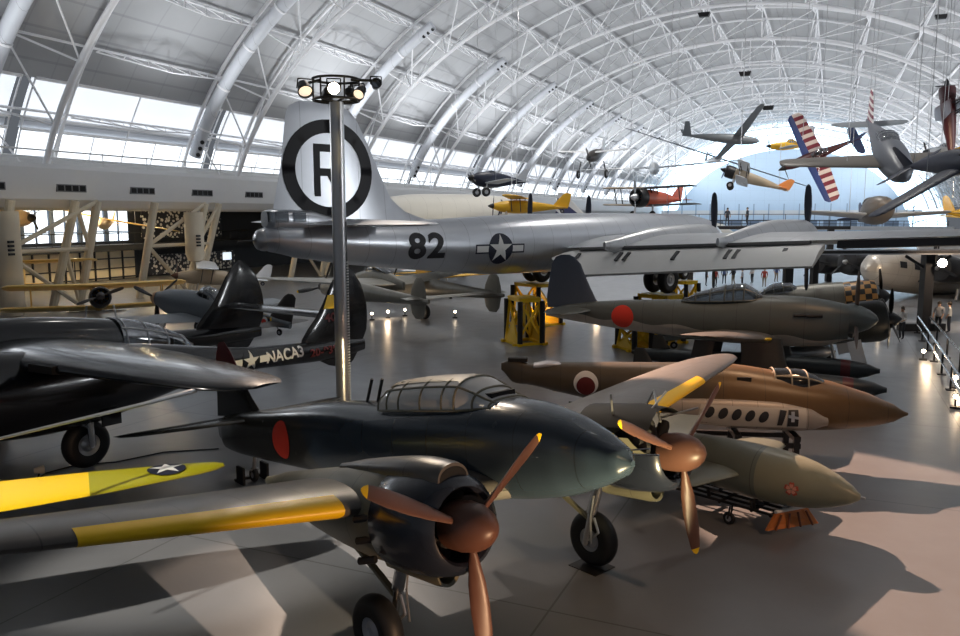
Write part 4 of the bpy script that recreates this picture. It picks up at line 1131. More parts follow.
    obj('main_leg', MB().tube([(18.9, sg * 4.35, 3.15), (19.0, sg * 4.35, 4.6)], .16, 10).tube([(18.9, sg * 4.35 - .5, 3.15), (18.9, sg * 4.35 + .5, 3.15)], .1, 8), M['steel'], b9)
for yy in (-.2, .2): wheel(b9, (26.6, yy, 2.9), .45, .3, 'nose_wheel', .45, M['steel'])
obj('nose_leg', MB().tube([(26.6, 0, 2.9), (26.6, 0, 3.8)], .12, 10), M['steel'], b9)

# yellow stands
M['yst'] = paint('yellow stand paint', (.92, .58, .008), .42, 0, .10)
def stand(px, py, name, label, w_=1.7, d_=1.5, h=2.42, rot=.7006, grp=None, pos=None):
    p = pos or onfloor(px, py)
    t = thing(name, label, 'stand', (p.x, p.y, 0), rot, grp)
    f = MB()
    hx, hy = d_ / 2, w_ / 2
    for y in (-hy, hy):
        f.box((0, y, .06), (d_ + .5, .22, .12)); f.box((0, y, h - .1), (d_ * .8, .2, .2))
        f.bar((-hx, y, .1), (-hx * .7, y, h - .1), .12, .12); f.bar((hx, y, .1), (hx * .7, y, h - .1), .12, .12)
        f.bar((-hx, y, .2), (hx * .7, y, h - .3), .09, .09); f.bar((hx, y, .2), (-hx * .7, y, h - .3), .09, .09)
    for x in (-hx, hx):
        f.box((x, 0, .06), (.2, w_ + .6, .12)); f.box((x * .7, 0, h - .1), (.2, w_, .2))
        f.bar((x, -hy, .2), (x * .72, hy, h - .3), .09, .09); f.bar((x, hy, .2), (x * .72, -hy, h - .3), .09, .09)
    obj('frame', f, M['yst'], t)
    for x in (-1, 1):
        obj('gusset', MB().loft([[(x * hx * 1.03, -hy, .12), (x * hx * 1.03, hy, .12), (x * hx * .86, hy * .15, h * .55), (x * hx * .86, -hy * .15, h * .55)], [(x * hx * 1.06, -hy, .12), (x * hx * 1.06, hy, .12), (x * hx * .89, hy * .15, h * .55), (x * hx * .89, -hy * .15, h * .55)]]), M['yst'], t)
    obj('top_plate', MB().box((0, 0, h - .04), (d_ * .95, w_ * .95, .06)), M['yst'], t)
    for y in (-hy - .12, hy + .12):
        obj('screw_post', MB().rev([(.1, .13), (h - .15, .13)], (hx * .9, y, 0), axis='z', n=12), M['black'], t)
        obj('screw_post', MB().rev([(.1, .13), (h - .15, .13)], (-hx * .9, y, 0), axis='z', n=12), M['black'], t)
    return t
cB, sB = cos(.7006), sin(.7006)
def bpos(x, y): return V((-8.38 + cB * x - sB * y, 30.13 + sB * x + cB * y, 0))
stand(0, 0, 'bomber_stand', 'yellow steel stand under the far wheels of the silver bomber, left of the grey fin', 1.9, 2.0, 2.42, pos=bpos(18.9, 4.35))
stand(0, 0, 'bomber_stand', 'yellow steel stand under the near wheels of the silver bomber, behind the green floatplane', 1.6, 1.6, 2.42, pos=bpos(18.9, -4.35))
stand(0, 0, 'bomber_stand', 'yellow steel stand under the nose wheels of the silver bomber', 1.4, 1.4, 2.42, pos=bpos(26.6, 0))
stand(524, 343, 'jacking_frame', 'yellow jacking frame with black posts beside the grey tail fin', 1.5, 1.3, 2.3, .35)
stand(634, 349, 'jacking_frame', 'low yellow jacking frame below the red roundel of the green floatplane', 1.3, 1.0, 1.2, .35)

# ================================================================== green floatplane
def wavy(z0, amp):
    return lambda nt, x, y, z, n: mth(nt, 'LESS_THAN', mth(nt, 'ADD', z, mth(nt, 'MULTIPLY', mth(nt, 'SINE', mth(nt, 'MULTIPLY', x, 3.4)), amp)), mth(nt, 'ADD', z0, mth(nt, 'MULTIPLY', x, -.045)))
M['sei'] = paint('grey-green floatplane paint', (.115, .130, .120), .36, .1, .22, seams=(1.1, 0), spec=.6, scale=.7, second=((.52, .50, .44), wavy(2.52, .06)))
M['seif'] = paint('dark float paint', (.028, .033, .034), .4, 0, .2, spec=.5, second=((.10, .012, .012), lambda nt, x, y, z, n: mth(nt, 'LESS_THAN', mth(nt, 'ABSOLUTE', mth(nt, 'SUBTRACT', x, 10.75)), .16)))
M['fin'] = paint('blue-grey fin paint', (.10, .125, .17), .45, 0, .12)
se = thing('floatplane', 'grey-green floatplane with red roundel on twin dark floats', 'aeroplane', (2.608, 30.91, 0), (0, 0, -.406))
sf = obj('fuselage', MB().fus([(-.02, 2.60, 2.36, .03), (.8, 2.82, 2.24, .2), (2.0, 3.0, 2.1, .36), (3.1, 3.1, 1.98, .48), (5.0, 3.2, 1.84, .6), (6.5, 3.28, 1.74, .66), (8, 3.46, 1.72, .68), (9.2, 3.48, 1.74, .66), (10.1, 3.38, 1.84, .6), (10.72, 3.26, 2.06, .5)], n=36, sub=4, e=2.1), M['sei'], se)
obj('fin', MB().wing([(2.7, 2.2, 2.15, 0, .07), (3.1, 1.95, 1.95, 0, .08), (3.8, 1.6, 1.5, 0, .08), (4.4, 1.35, 1.15, 0, .08), (4.66, 1.1, .75, 0, .07), (4.75, .9, .35, 0, .05)], n=12, vert=True, sub=2), M['fin'], se, label='blue-grey tail fin')
for sg in (-1, 1):
    t_ = MB().wing([(.1, 1.9, 1.7, 2.66, .09), (1.6, 1.6, 1.2, 2.68, .08), (2.2, 1.3, .5, 2.7, .06)], n=10)
    w_ = MB().wing([(.4, 8.5, 3.1, 1.98, .14), (2.5, 8.35, 2.75, 2.26, .13), (4.6, 8.05, 2.2, 2.58, .12), (5.6, 7.75, 1.6, 2.72, .11), (6.0, 7.4, .9, 2.79, .09), (6.13, 7.1, .35, 2.8, .06)], n=14)
    b_ = MB().tube([(8.5 - .03 * y, y, 2.02 + .134 * (y - .4)) for y in (2.4, 3.2, 4.0, 4.6)], [.02, .05, .05, .02], 6)
    if sg < 0: t_.mirror_y(); w_.mirror_y(); b_.mirror_y()
    obj('tailplane', t_, M['sei'], se)
    wo = obj('wing', w_, M['gkwing'], se)
    obj('leading_edge_band', b_, M['yellow'], wo)
    fy = 1.684 * sg
    fl_ = MB().fus([(3.0, .92, .80, .04), (3.4, 1.02, .62, .22), (5, 1.08, .42, .38), (7.5, 1.12, .24, .46), (9.5, 1.12, .22, .46), (10.8, 1.08, .34, .42), (11.5, .98, .54, .28), (11.88, .84, .68, .07)], n=28, sub=4, e=2.4, yc=fy)
    fo_ = obj('float', fl_, M['seif'], se)
    obj('float_strut', MB().wing([(.9, 9.0, 1.5, fy, .16), (2.2, 8.7, 1.3, fy * .97, .16)], n=10, vert=True), M['seif'], se)
    obj('float_strut', MB().wing([(.9, 6.4, .7, fy, .18), (2.0, 6.6, .7, fy * .97, .18)], n=8, vert=True), M['seif'], se)
    obj('float_fin', MB().wing([(.95, 4.6, .8, fy, .1), (1.6, 4.2, .35, fy, .1)], n=6, vert=True), M['seif'], se)
P_SE = flat('dull brown propeller', (.10, .07, .055), .5)
can = canopy(se, [(5.2, 3.16, .3, .06), (5.7, 3.18, .4, .30), (6.6, 3.22, .44, .52), (7.3, 3.28, .44, .58), (7.6, 3.3, .4, .44), (7.95, 3.36, .28, .1)], [5.7, 6.2, 6.7, 7.0, 7.35, 7.75], M['darkglass'], M['sei'], .03)
propeller(se, (10.95, 0, 2.78), 1.62, 3, .0, [P_SE, P_SE], [(-.24, .5), (-.1, .5), (.15, .44), (.4, .32), (.6, .16), (.68, .02)], M['sei'], .13)
decal('roundel', shape2d('disc', r=.42), (3.1, -3, 2.52), (1, 0, 0), (0, 0, 1), [sf], M['red'], se, .008)
obj('exhaust_stack', MB().tube([(9.9, -.6, 2.9), (9.4, -.68, 2.88)], .06, 8).tube([(9.5, -.62, 2.9), (9.0, -.7, 2.88)], .06, 8), M['black'], se)
fs_ = thing('float_cradle', 'low black cradle under the floats of the grey-green floatplane', 'stand', (2.608, 30.91, 0), (0, 0, -.406))
cr = MB()
for x in (5.4, 9.0):
    cr.box((x, 0, .1), (.3, 4.4, .2))
    for y in (-1.684, 1.684): cr.box((x, y, .1), (.4, .6, .2))
obj('cradle', cr, M['black'], fs_)

# ================================================================== olive-grey twin-boom fighter under the bomber
M['p38'] = paint('grey-olive metal', (.23, .22, .19), .42, .25, .2, seams=(.9, 0), scale=.7)
pt = thing('olive_twin_boom', 'grey-olive twin-boom fighter with oval fins seen from behind under the bomber', 'aeroplane', (-1.2, 41.4, 0), (0, 0, radians(129)))
for sg in (-1, 1):
    y0 = 2.44 * sg
    obj('boom', MB().fus([(-.9, 2.1, 1.9, .08), (0, 2.2, 1.78, .2), (3, 2.36, 1.62, .34), (5.2, 2.5, 1.5, .46), (8, 2.56, 1.4, .5), (9.6, 2.42, 1.5, .46), (9.9, 2.25, 1.7, .3)], n=20, sub=2, e=2, yc=y0), M['p38'], pt)
    obj('fin', MB().wing([(1.05, .3, .6, y0, .07), (1.3, .6, 1.15, y0, .07), (1.9, .8, 1.5, y0, .07), (2.5, .65, 1.3, y0, .07), (2.95, .4, .9, y0, .07), (3.15, .15, .4, y0, .06)], n=10, vert=True), M['p38'], pt)
    w_ = MB().wing([(.3, 8.3, 3.0, 2.3, .15), (2.44, 8.2, 2.7, 2.42, .15), (5.5, 7.9, 1.8, 2.72, .13), (7.4, 7.6, 1.1, 2.9, .11), (7.9, 7.3, .5, 2.95, .08)], n=10)
    if sg < 0: w_.mirror_y()
    obj('wing', w_, M['p38'], pt)
    wheel(pt, (6.4, y0, .45), .45, .28, 'main_wheel', .5)
    obj('main_leg', MB().tube([(6.4, y0 + .2, .45), (6.6, y0 + .2, 1.6)], .06, 8), M['steel'], pt)
    propeller(pt, (10.05, y0, 2.0), 1.75, 3, .4, [M['black'], M['yellow']], [(-.1, .3), (.2, .25), (.5, .04)], M['black'], .14)
obj('tailplane', MB().wing([(-3.3, .5, .7, 2.08, .09), (-2.44, .6, 1.0, 2.08, .09), (2.44, .6, 1.0, 2.08, .09), (3.3, .5, .7, 2.08, .09)], n=8), M['p38'], pt)
obj('cockpit_pod', MB().fus([(5.0, 2.5, 2.0, .1), (6.2, 2.85, 1.75, .38), (7.6, 3.2, 1.6, .46), (9, 3.0, 1.6, .46), (10.8, 2.5, 1.75, .34), (11.4, 2.2, 1.95, .1)], n=20, sub=2), M['p38'], pt)
obj('canopy', MB().fus([(6.4, 2.95, 2.6, .2), (7.2, 3.45, 2.7, .38), (8.2, 3.45, 2.7, .38), (9.0, 2.95, 2.7, .25)], n=16, sub=2), M['darkglass'], pt)
wheel(pt, (10.2, 0, .35), .35, .22, 'nose_wheel', .5)
obj('nose_leg', MB().tube([(10.2, .15, .35), (10.1, .1, 1.7)], .05, 8), M['steel'], pt)
# ================================================================== smaller aeroplanes around the hall (one builder, each its own sizes)
def craft(name, label, cat, loc, rot, S, group=None):
    """local frame: nose at x=0, tail at x=-L, z=0 on the thrust line"""
    t = thing(name, label, cat, loc, rot, group)
    L, R, Rw = S['L'], S['R'], S.get('Rw', S['R'] * .85)
    body, wingm, tailm = S['body'], S.get('wing', S['body']), S.get('tail', S.get('wing', S['body']))
    eng = S.get('eng', 'inline'); tl = S.get('taper', .12)
    zt = S.get('ztail', .15) * R
    if eng == 'radial':
        st = [(-L, zt + R * tl, zt - R * tl, Rw * tl), (-L * .75, R * .62 + zt * .4, -R * .38 + zt * .4, Rw * .42), (-L * .5, R * .95, -R * .78, Rw * .8), (-L * .28, R * 1.0, -R * .98, Rw), (-L * .17, R * .96, -R * .96, Rw)]
    else:
        st = [(-L, zt + R * tl, zt - R * tl, Rw * tl), (-L * .75, R * .55 + zt * .4, -R * .4 + zt * .4, Rw * .45), (-L * .5, R * .95, -R * .8, Rw * .85), (-L * .3, R * 1.0, -R * 1.0, Rw), (-L * .12, R * .72, -R * .8, Rw * .78), (-L * .035, R * .42, -R * .46, Rw * .45)]
        if eng == 'glider': st += [(0, R * .05, -R * .1, Rw * .05)]
    t_b = obj('fuselage', MB().fus(st, n=S.get('n', 20), sub=3, e=2.1), body, t)
    if eng == 'radial':
        rc = S.get('rc', R * .98)
        cm = S.get('cowl', body)
        obj('cowling', MB().rev([(-L * .17, rc * .96), (-L * .12, rc), (-L * .06, rc), (-L * .035, rc * .9), (-L * .03, rc * .78), (-L * .05, rc * .7)], n=24, cap=(True, False)), cm, t)
        en = MB()
        for i in range(9):
            a = 2 * pi * i / 9
            en.tube([(-L * .07, .2 * rc * cos(a), .2 * rc * sin(a)), (-L * .07, .7 * rc * cos(a), .7 * rc * sin(a))], .12 * rc, 6)
        en.rev([(-L * .09, .3 * rc), (-L * .04, .25 * rc), (-L * .015, .08 * rc)], n=12)
        obj('engine', en, M['dark'], t)
    if S.get('prop'):
        Rp, nb, ph = S['prop']
        pm = S.get('pmat', M['black'])
        sp_ = S.get('spin', .26)
        propeller(t, (-.1 if eng == 'radial' else -L * .03, 0, 0), Rp, nb, ph, [pm, S.get('ptip', pm)], [(-.1, sp_ * R / .6), (0.05, sp_ * R / .62), (.25, sp_ * R), (.42, .03)], S.get('smat', pm), Rp * .085)
    b, cr, ct = S['span'] / 2, S['cr'], S['ct']
    xw, zw, dh, sw = S.get('xw', -L * .22), S.get('zw', -R * .6), S.get('dih', .05), S.get('sweep', .1)
    def onewing(z0, b, xw, y0):
        for sg in (-1, 1):
            w_ = MB().wing([(y0, xw, cr, z0, .12), (b * .6, xw - sw * .6, cr + (ct - cr) * .6, z0 + dh * b * .6, .12), (b * .93, xw - sw, ct, z0 + dh * b * .93, .11), (b * .99, xw - sw - ct * .2, ct * .6, z0 + dh * b, .09), (b, xw - sw - ct * .4, ct * .2, z0 + dh * b, .06)], n=10)
            if sg < 0: w_.mirror_y()
            obj('wing', w_, S.get('wingL', wingm) if sg > 0 else wingm, t)
    onewing(zw, b, xw, 0 if S.get('over') else Rw * .5)
    if S.get('wing2') is not None:
        onewing(S['wing2'], b * S.get('b2', .95), xw + S.get('stag', .3), 0)
        sm = MB()
        for sg in (-1, 1):
            for dx in (-.25, -.8):
                sm.tube([(xw + dx * cr, sg * b * .68, zw + dh * b * .68), (xw + S.get('stag', .3) + dx * cr, sg * b * .68, S['wing2'] + dh * b * .68)], .035, 6)
                sm.tube([(xw + dx * cr, sg * Rw * .7, R * .5), (xw + S.get('stag', .3) + dx * cr, sg * Rw * .9, S['wing2'])], .035, 6)
        obj('wing_strut', sm, S.get('strut', M['black']), t)
    elif S.get('over'):
        sm = MB()
        for sg in (-1, 1):
            sm.tube([(xw - .25 * cr, sg * Rw * .8, -R * .7), (xw - .3 * cr, sg * b * .5, zw)], .035, 6)
            sm.tube([(xw - .7 * cr, sg * Rw * .8, -R * .7), (xw - .75 * cr, sg * b * .5, zw)], .035, 6)
        obj('wing_strut', sm, S.get('strut', M['black']), t)
    fh, fc = S['fin']
    if S.get('vtail'):
        for sg in (-1, 1):
            v = MB().wing([(0, -L + fc * 1.1, fc, zt, .08), (fh, -L + fc * .55, fc * .55, zt + fh * .9, .07)], n=8)
            if sg < 0: v.mirror_y()
            obj('tail_fin', v, tailm, t)
    else:
        obj('fin', MB().wing([(zt + R * .1, -L + fc * 1.2, fc * 1.25, 0, .08), (zt + fh * .5, -L + fc * .8, fc * .95, 0, .08), (zt + fh * .9, -L + fc * .4, fc * .6, 0, .07), (zt + fh, -L + fc * .2, fc * .25, 0, .05)], n=8, vert=True, camber=0), S.get('finm', tailm), t)
        ts_, tcd = S['ts'] / 2, S['tc']
        ztp = zt + (fh * .95 if S.get('ttail') else 0)
        for sg in (-1, 1):
            v = MB().wing([(0, -L + tcd * 1.15, tcd, ztp, .08), (ts_ * .8, -L + tcd * .95, tcd * .75, ztp, .08), (ts_, -L + tcd * .6, tcd * .3, ztp, .05)], n=8)
            if sg < 0: v.mirror_y()
            obj('tailplane', v, tailm, t)
    if S.get('can'):
        x0, x1, h = S['can']
        s0 = R * .7
        canopy(t, [(x0, s0 * 1.05, Rw * .5, .06), (x0 + (x1 - x0) * .3, s0, Rw * .62, h), (x0 + (x1 - x0) * .7, s0, Rw * .62, h), (x1, s0 * .9, Rw * .45, .08)], [x0 + (x1 - x0) * q for q in (.15, .35, .55, .75)], M['darkglass'], S.get('canm', body), .025, n=10)
    if S.get('gear'):
        xg, trk, rw, zg = S['gear']     # zg: axle height below thrust line
        gm = S.get('gearm', M['steel'])
        for sg in (-1, 1):
            wheel(t, (xg, sg * trk, zg), rw, rw * .5, 'main_wheel', .45)
            obj('gear_leg', MB().tube([(xg, sg * trk, zg), (xg - .15, sg * (trk * .8 if not S.get('over') else Rw * .7), zw * .9 if zw < 0 else -R * .8)], .06, 8).tube([(xg, sg * (trk - .15), zg), (xg, sg * (trk + .05), zg)], .04, 6), gm, t)
        if S.get('tw'):
            wheel(t, (-L * .93, 0, zt - R * .55), .16, .1, 'tail_wheel', .45)
            obj('tail_leg', MB().tube([(-L * .93, 0, zt - R * .55), (-L * .9, 0, zt)], .04, 6), gm, t)
    if S.get('cables'):
        inv = Euler(t.rotation_euler).to_matrix().transposed()
        cb = MB()
        for x, y in ((xw - .3 * cr, b * .4), (xw - .3 * cr, -b * .4), (-L * .85, 0)):
            p0 = V((x, y, zw + .1 if x > -L * .8 else zt + .1)); w0 = t.matrix_basis @ p0
            up = V((0, 0, S['cables'] - w0.z)); cb.tube([p0, p0 + inv @ up], .018, 4)
        obj('hanging_cable', cb, M['steel'], t)
    return t, t_b
P = {}
def pc(n, col, rough=.42, metal=0., **k):
    P[n] = paint(n, col, rough, metal, .12, **k); return P[n]
pc('cream yellow dope', (.80, .56, .18)); pc('trainer yellow', (.75, .43, .03)); pc('grey blue fighter paint', (.16, .18, .20)); pc('night brown', (.05, .042, .038))
pc('tan spinner paint', (.55, .38, .25)); pc('dark green fighter', (.03, .034, .032)); pc('bare silver', (.62, .63, .65), .32, .7)
pc('cub yellow', (.78, .45, .03)); pc('navy blue', (.008, .013, .035), .5); pc('white gloss', (.75, .77, .8), .35); pc('orange red', (.62, .12, .06)); pc('sky grey', (.45, .48, .52)); pc('pale tan', (.52, .42, .30)); pc('maroon', (.06, .012, .016), .4); pc('checker base', (.5, .4, .1))
pc('mid grey', (.12, .13, .155)); pc('orange light tone', (.8, .30, .08)); pc('drab', (.13, .115, .10)); pc('medium navy', (.03, .05, .13), .4)

# grey-blue fighter with dark rear and ringed roundel, behind the black twin-boom
nose = at(153, 300, 42); nose.z = 1.95
tailp = at(303, 330, 37)
hd = atan2(nose.y - tailp.y, nose.x - tailp.x)
g1, gb = craft('grey_fighter', 'blue-grey fighter with ringed roundel behind the black twin-boom tail', 'aeroplane', nose, (0, radians(-6), hd), dict(L=9.6, R=.82, Rw=.55, body=P['grey blue fighter paint'], tail=P['night brown'], span=12, cr=2.3, ct=1.2, fin=(1.5, 1.2), ts=3.4, tc=1.1, prop=(1.6, 3, pi * .98), pmat=M['black'], smat=P['tan spinner paint'], can=(-5.0, -3.3, .55), gear=(-2.2, 1.2, .36, -1.38), tw=True, taper=.2, xw=-2.4))
for nm, r, mt, of in (('roundel_outer', .46, M['yellow'], .004), ('roundel_blue', .38, M['markblue'], .008), ('roundel_white', .25, M['white'], .012), ('roundel', .15, M['red'], .016)):
    decal(nm, shape2d('disc', r=r), (-8.1, 3, .06), (-1, 0, 0), (0, 0, 1), [gb], mt, g1, of)
# yellow biplanes on the left
p = at(101, 301, 46); p.z = 1.62
craft('yellow_biplane', 'cream-yellow biplane with black radial engine facing the room, nearer of the two', 'aeroplane', p, (0, radians(-13), radians(-62)), dict(L=7.6, R=.55, body=P['trainer yellow'], wing=P['cream yellow dope'], eng='radial', rc=.62, cowl=M['black'], span=10.6, cr=2.0, ct=1.9, zw=-.4, wing2=.85, dih=.02, sweep=0, fin=(1.3, 1.1), ts=3.6, tc=1.1, prop=(1.35, 2, 1.9), pmat=P['night brown'], gear=(-1.5, .9, .36, -1.55), tw=True, strut=P['cream yellow dope']), None)
p = at(4, 300, 52); p.z = 2.1
craft('yellow_biplane', 'cream-yellow biplane cut by the left edge, behind the nearer biplane', 'aeroplane', p, (0, radians(-8), radians(-70)), dict(L=7.6, R=.55, body=P['trainer yellow'], wing=P['cream yellow dope'], eng='radial', rc=.62, cowl=M['black'], span=11.5, cr=2.0, ct=1.9, zw=-.5, wing2=1.25, dih=.02, sweep=0, fin=(1.3, 1.1), ts=3.6, tc=1.1, prop=(1.35, 2, .3), pmat=P['night brown'], gear=(-1.5, .9, .36, -1.74), tw=True, strut=M['black']))
# dark canoe-like wing trailer and pale high-wing plane behind
p = at(175, 300, 60); p.z = 1.75
craft('pale_highwing', 'small cream high-wing aeroplane behind the grey fighter', 'aeroplane', p, (0, radians(-5), radians(200)), dict(L=7, R=.6, body=P['pale tan'], wing=P['white gloss'], span=10, cr=1.6, ct=1.5, zw=.85, over=True, dih=.02, sweep=0, fin=(1.2, 1.0), ts=3, tc=1, prop=(1.1, 2, .4), pmat=M['brown'], gear=(-1.6, .9, .3, -1.45), tw=True))
p = at(62, 312, 40); p.z = .0
gf = thing('grey_sailplane_body', 'grey bare glider body lying behind the black fighter pod', 'aeroplane', p, radians(4))
obj('fuselage', MB().fus([(-3.6, .62, .34, .1), (-2, .86, .24, .3), (1, .95, .22, .4), (3, .8, .3, .25), (3.8, .6, .4, .05)], n=20, sub=3), P['mid grey'], gf)
obj('cradle', MB().box((-1.5, 0, .14), (.3, .8, .28)).box((1.5, 0, .14), (.3, .8, .28)), M['black'], gf)
# yellow monoplane beyond the olive twin-boom
p = at(437, 268, 58); p.z = 2.25
craft('yellow_monoplane', 'yellow aeroplane with black engine beyond the olive twin-boom', 'aeroplane', p, (0, radians(-6), radians(-75)), dict(L=8.5, R=.7, body=P['trainer yellow'], eng='radial', cowl=P['trainer yellow'], span=12.8, cr=2.2, ct=1.2, fin=(1.5, 1.2), ts=4, tc=1.2, prop=(1.4, 3, .5), can=(-5, -2.6, .5), gear=(-2, 1.4, .36, -1.85), tw=True, zw=-.45))
p = at(385, 272, 72); p.z = 1.7
craft('white_lightplane', 'small white aeroplane half hidden between the tail fins, beyond the olive twin-boom', 'aeroplane', p, (0, radians(-3), radians(-150)), dict(L=7, R=.6, body=P['white gloss'], span=9, cr=1.4, ct=1.1, fin=(1.2, 1.0), ts=3, tc=.9, prop=(1.0, 2, .3), can=(-3.4, -1.6, .5), gear=(-1.7, 1.1, .28, -1.42), tw=True, zw=-.4))
# dark radial fighter behind the floatplane
p = at(893, 318, 31.5); p.z = 2.12
drf, _ = craft('dark_radial_fighter', 'very dark green radial-engined fighter behind the floatplane propeller', 'aeroplane', p, (0, radians(-7), radians(-14)), dict(L=9.2, R=.82, Rw=.72, body=P['dark green fighter'], eng='radial', rc=.84, span=7.4, cr=2.2, ct=1.5, fin=(1.3, 1.2), ts=3.4, tc=1.2, prop=(1.5, 4, .5), can=(-5.4, -3.4, .45), gear=(-2.45, 1.75, .36, -1.72), tw=True, zw=-.45, gearm=M['white'], dih=.1), None)
for sg in (-1, 1): obj('gear_door', MB().bar((-1.75, sg * 1.42, -.5), (-1.6, sg * 1.5, -1.5), .5, .04, up=(0, 1, 0)), P['white gloss'], drf, label='white undercarriage door')
obj('drop_tank', MB().fus([(-6.2, -1.06, -1.1, .03), (-5.2, -.9, -1.3, .2), (-3.8, -.78, -1.42, .31), (-2.7, -.82, -1.38, .28), (-2.2, -1.05, -1.15, .06)], n=20, sub=3), P['bare silver'], drf, label='silver drop tank')
# silver fighter with chequered cowling
m, nt, b, out = newmat('chequered cowling paint')
tc = N(nt, 'ShaderNodeTexCoord'); sp = N(nt, 'ShaderNodeSeparateXYZ'); nt.links.new(tc.outputs['Object'], sp.inputs[0])
an = mth(nt, 'ARCTAN2', sp.outputs[2], sp.outputs[1])
ck = mth(nt, 'FRACT', mth(nt, 'MULTIPLY', mth(nt, 'ADD', mth(nt, 'FLOOR', mth(nt, 'MULTIPLY', sp.outputs[0], 3.4)), mth(nt, 'FLOOR', mth(nt, 'MULTIPLY', an, 3.1831))), .5))
nt.links.new(mixc(nt, mth(nt, 'GREATER_THAN', ck, .25), (.015, .013, .012), (.50, .25, .07)), b.inputs['Base Color']); b.inputs['Roughness'].default_value = .4
M['checker'] = m
p = at(884, 293, 39); p.z = 2.3
craft('chequered_fighter', 'grey fighter with black and gold chequered cowling behind the floatplane', 'aeroplane', p, (0, radians(-8), radians(-20)), dict(L=10.5, R=.95, Rw=.75, body=M['p38'], eng='radial', rc=.9, cowl=M['checker'], span=8.4, cr=2.3, ct=1.5, fin=(1.3, 1.2), ts=3.4, tc=1.2, prop=(1.5, 4, .3), can=(-5.8, -3.6, .5), gear=(-2.9, 2.0, .42, -1.5), tw=True, zw=-.5, dih=.05))
# airliner on the right
AP = at(866, 266, 60); AR = (0, radians(-7), radians(206))
al = thing('silver_airliner', 'old silver airliner with dark windows and black engines at the right', 'aeroplane', AP, AR)
M['airl'] = paint('warm silver airliner skin', (.60, .56, .50), .36, .5, .1, seams=(1.2, .8), scale=.5)
af = obj('fuselage', MB().fus([(-22, .9, .4, .1), (-17, 1.3, -.4, .7), (-12, 1.62, -1.2, 1.4), (-7, 1.72, -1.6, 1.68), (-3, 1.7, -1.62, 1.66), (-1.2, 1.3, -1.4, 1.3), (-.4, .7, -.9, .8), (0, .0, -.3, .1)], n=32, sub=4, e=2), M['airl'], al)
for i in range(9):
    decal('cabin_window', shape2d('poly', polys=[[(-.3, -.24), (.3, -.24), (.3, .24), (-.3, .24)]]), (-2.2 - 1.35 * i, 4, .38), (-1, 0, 0), (0, 0, 1), [af], M['markblack'], al, .012)
for sg in (-1, 1):
    w_ = MB().wing([(1, -4.5, 5, -.5, .16), (8, -6.2, 3.6, .1, .14), (14, -8, 1.8, .6, .12), (15.5, -8.8, .8, .7, .08)], n=12)
    if sg < 0: w_.mirror_y()
    obj('wing', w_, M['airl'], al)
    for y, x in ((3.9, -2.6), (8.3, -4.2)):
        obj('nacelle', MB().fus([(x - 5.2, -.5, -.75, .1), (x - 2.8, .1, -1.4, .7), (x - .9, .32, -1.66, .98), (x - .1, .25, -1.6, .95), (x, -.1, -1.2, .7)], n=20, sub=3, yc=sg * y).xf(Matrix.Translation((0, 0, 1.0))), M['black'], al)
        propeller(al, (x + .15, sg * y, .34), 1.7, 3, .5 + y, [M['black'], M['black']], [(-.1, .2), (.15, .16), (.3, .03)], M['steel'], .14)
    wheel(al, (-5.2, sg * 3.9, -2.45), .6, .4, 'main_wheel', .45)
    obj('main_leg', MB().tube([(-5.2, sg * 3.9, -2.45), (-5.3, sg * 3.9, -1.0)], .12, 8), M['steel'], al)
    v = MB().wing([(.2, -19, 2.4, .7, .09), (4.8, -20, 1.4, .8, .08)], n=8)
    if sg < 0: v.mirror_y()
    obj('tailplane', v, M['airl'], al)
obj('fin', MB().wing([(.8, -16.5, 5, 0, .08), (3, -18.5, 3.2, 0, .08), (4.6, -20, 1.6, 0, .06)], n=8, vert=True), M['airl'], al)
# long white airliner far behind the bomber, striped fin at its end
C0 = at(392, 207, 78); C1 = at(528, 206, 96)
cv = C1 - C0; cl = cv.length; cy = atan2(cv.y, cv.x)
sj = thing('white_jetliner', 'long cream-white airliner with dark blue striped fin, far behind the bomber', 'aeroplane', (C0.x, C0.y, 0), cy)
M['jet'] = paint('cream white airliner paint', (.72, .69, .62), .4, 0, .05, seams=(2.2, 0))
jf = obj('fuselage', MB().fus([(-6, 6.6, 6.3, .1), (-3, 7.6, 5.8, .8), (2, 8.3, 4.9, 1.6), (10, 8.5, 4.8, 1.75), (cl * .6, 8.5, 4.9, 1.7), (cl * .8, 8.3, 5.4, 1.4), (cl, 7.4, 6.6, .3)], n=28, sub=4, e=2), M['jet'], sj)
def stripes(nt, x, y, z, n):
    d = mth(nt, 'ADD', mth(nt, 'MULTIPLY', x, .62), z)
    a = mth(nt, 'ABSOLUTE', mth(nt, 'SUBTRACT', d, .62 * (cl - 3.0) + 11.0))
    return mth(nt, 'LESS_THAN', a, 1.5)
def stripes2(nt, x, y, z, n):
    d = mth(nt, 'ADD', mth(nt, 'MULTIPLY', x, .62), z)
    a = mth(nt, 'ABSOLUTE', mth(nt, 'SUBTRACT', d, .62 * (cl - 3.0) + 8.6))
    return mth(nt, 'LESS_THAN', a, .4)
def stripes3(nt, x, y, z, n):
    d = mth(nt, 'ADD', mth(nt, 'MULTIPLY', x, .62), z)
    return mth(nt, 'LESS_THAN', mth(nt, 'ABSOLUTE', mth(nt, 'SUBTRACT', d, .62 * (cl - 3.0) + 7.0)), .7)
M['jetfin'] = paint('striped fin paint', (.74, .72, .70), .4, 0, .04, second=[((.03, .035, .12), stripes), ((.03, .035, .12), stripes2), ((.6, .12, .06), stripes3)])
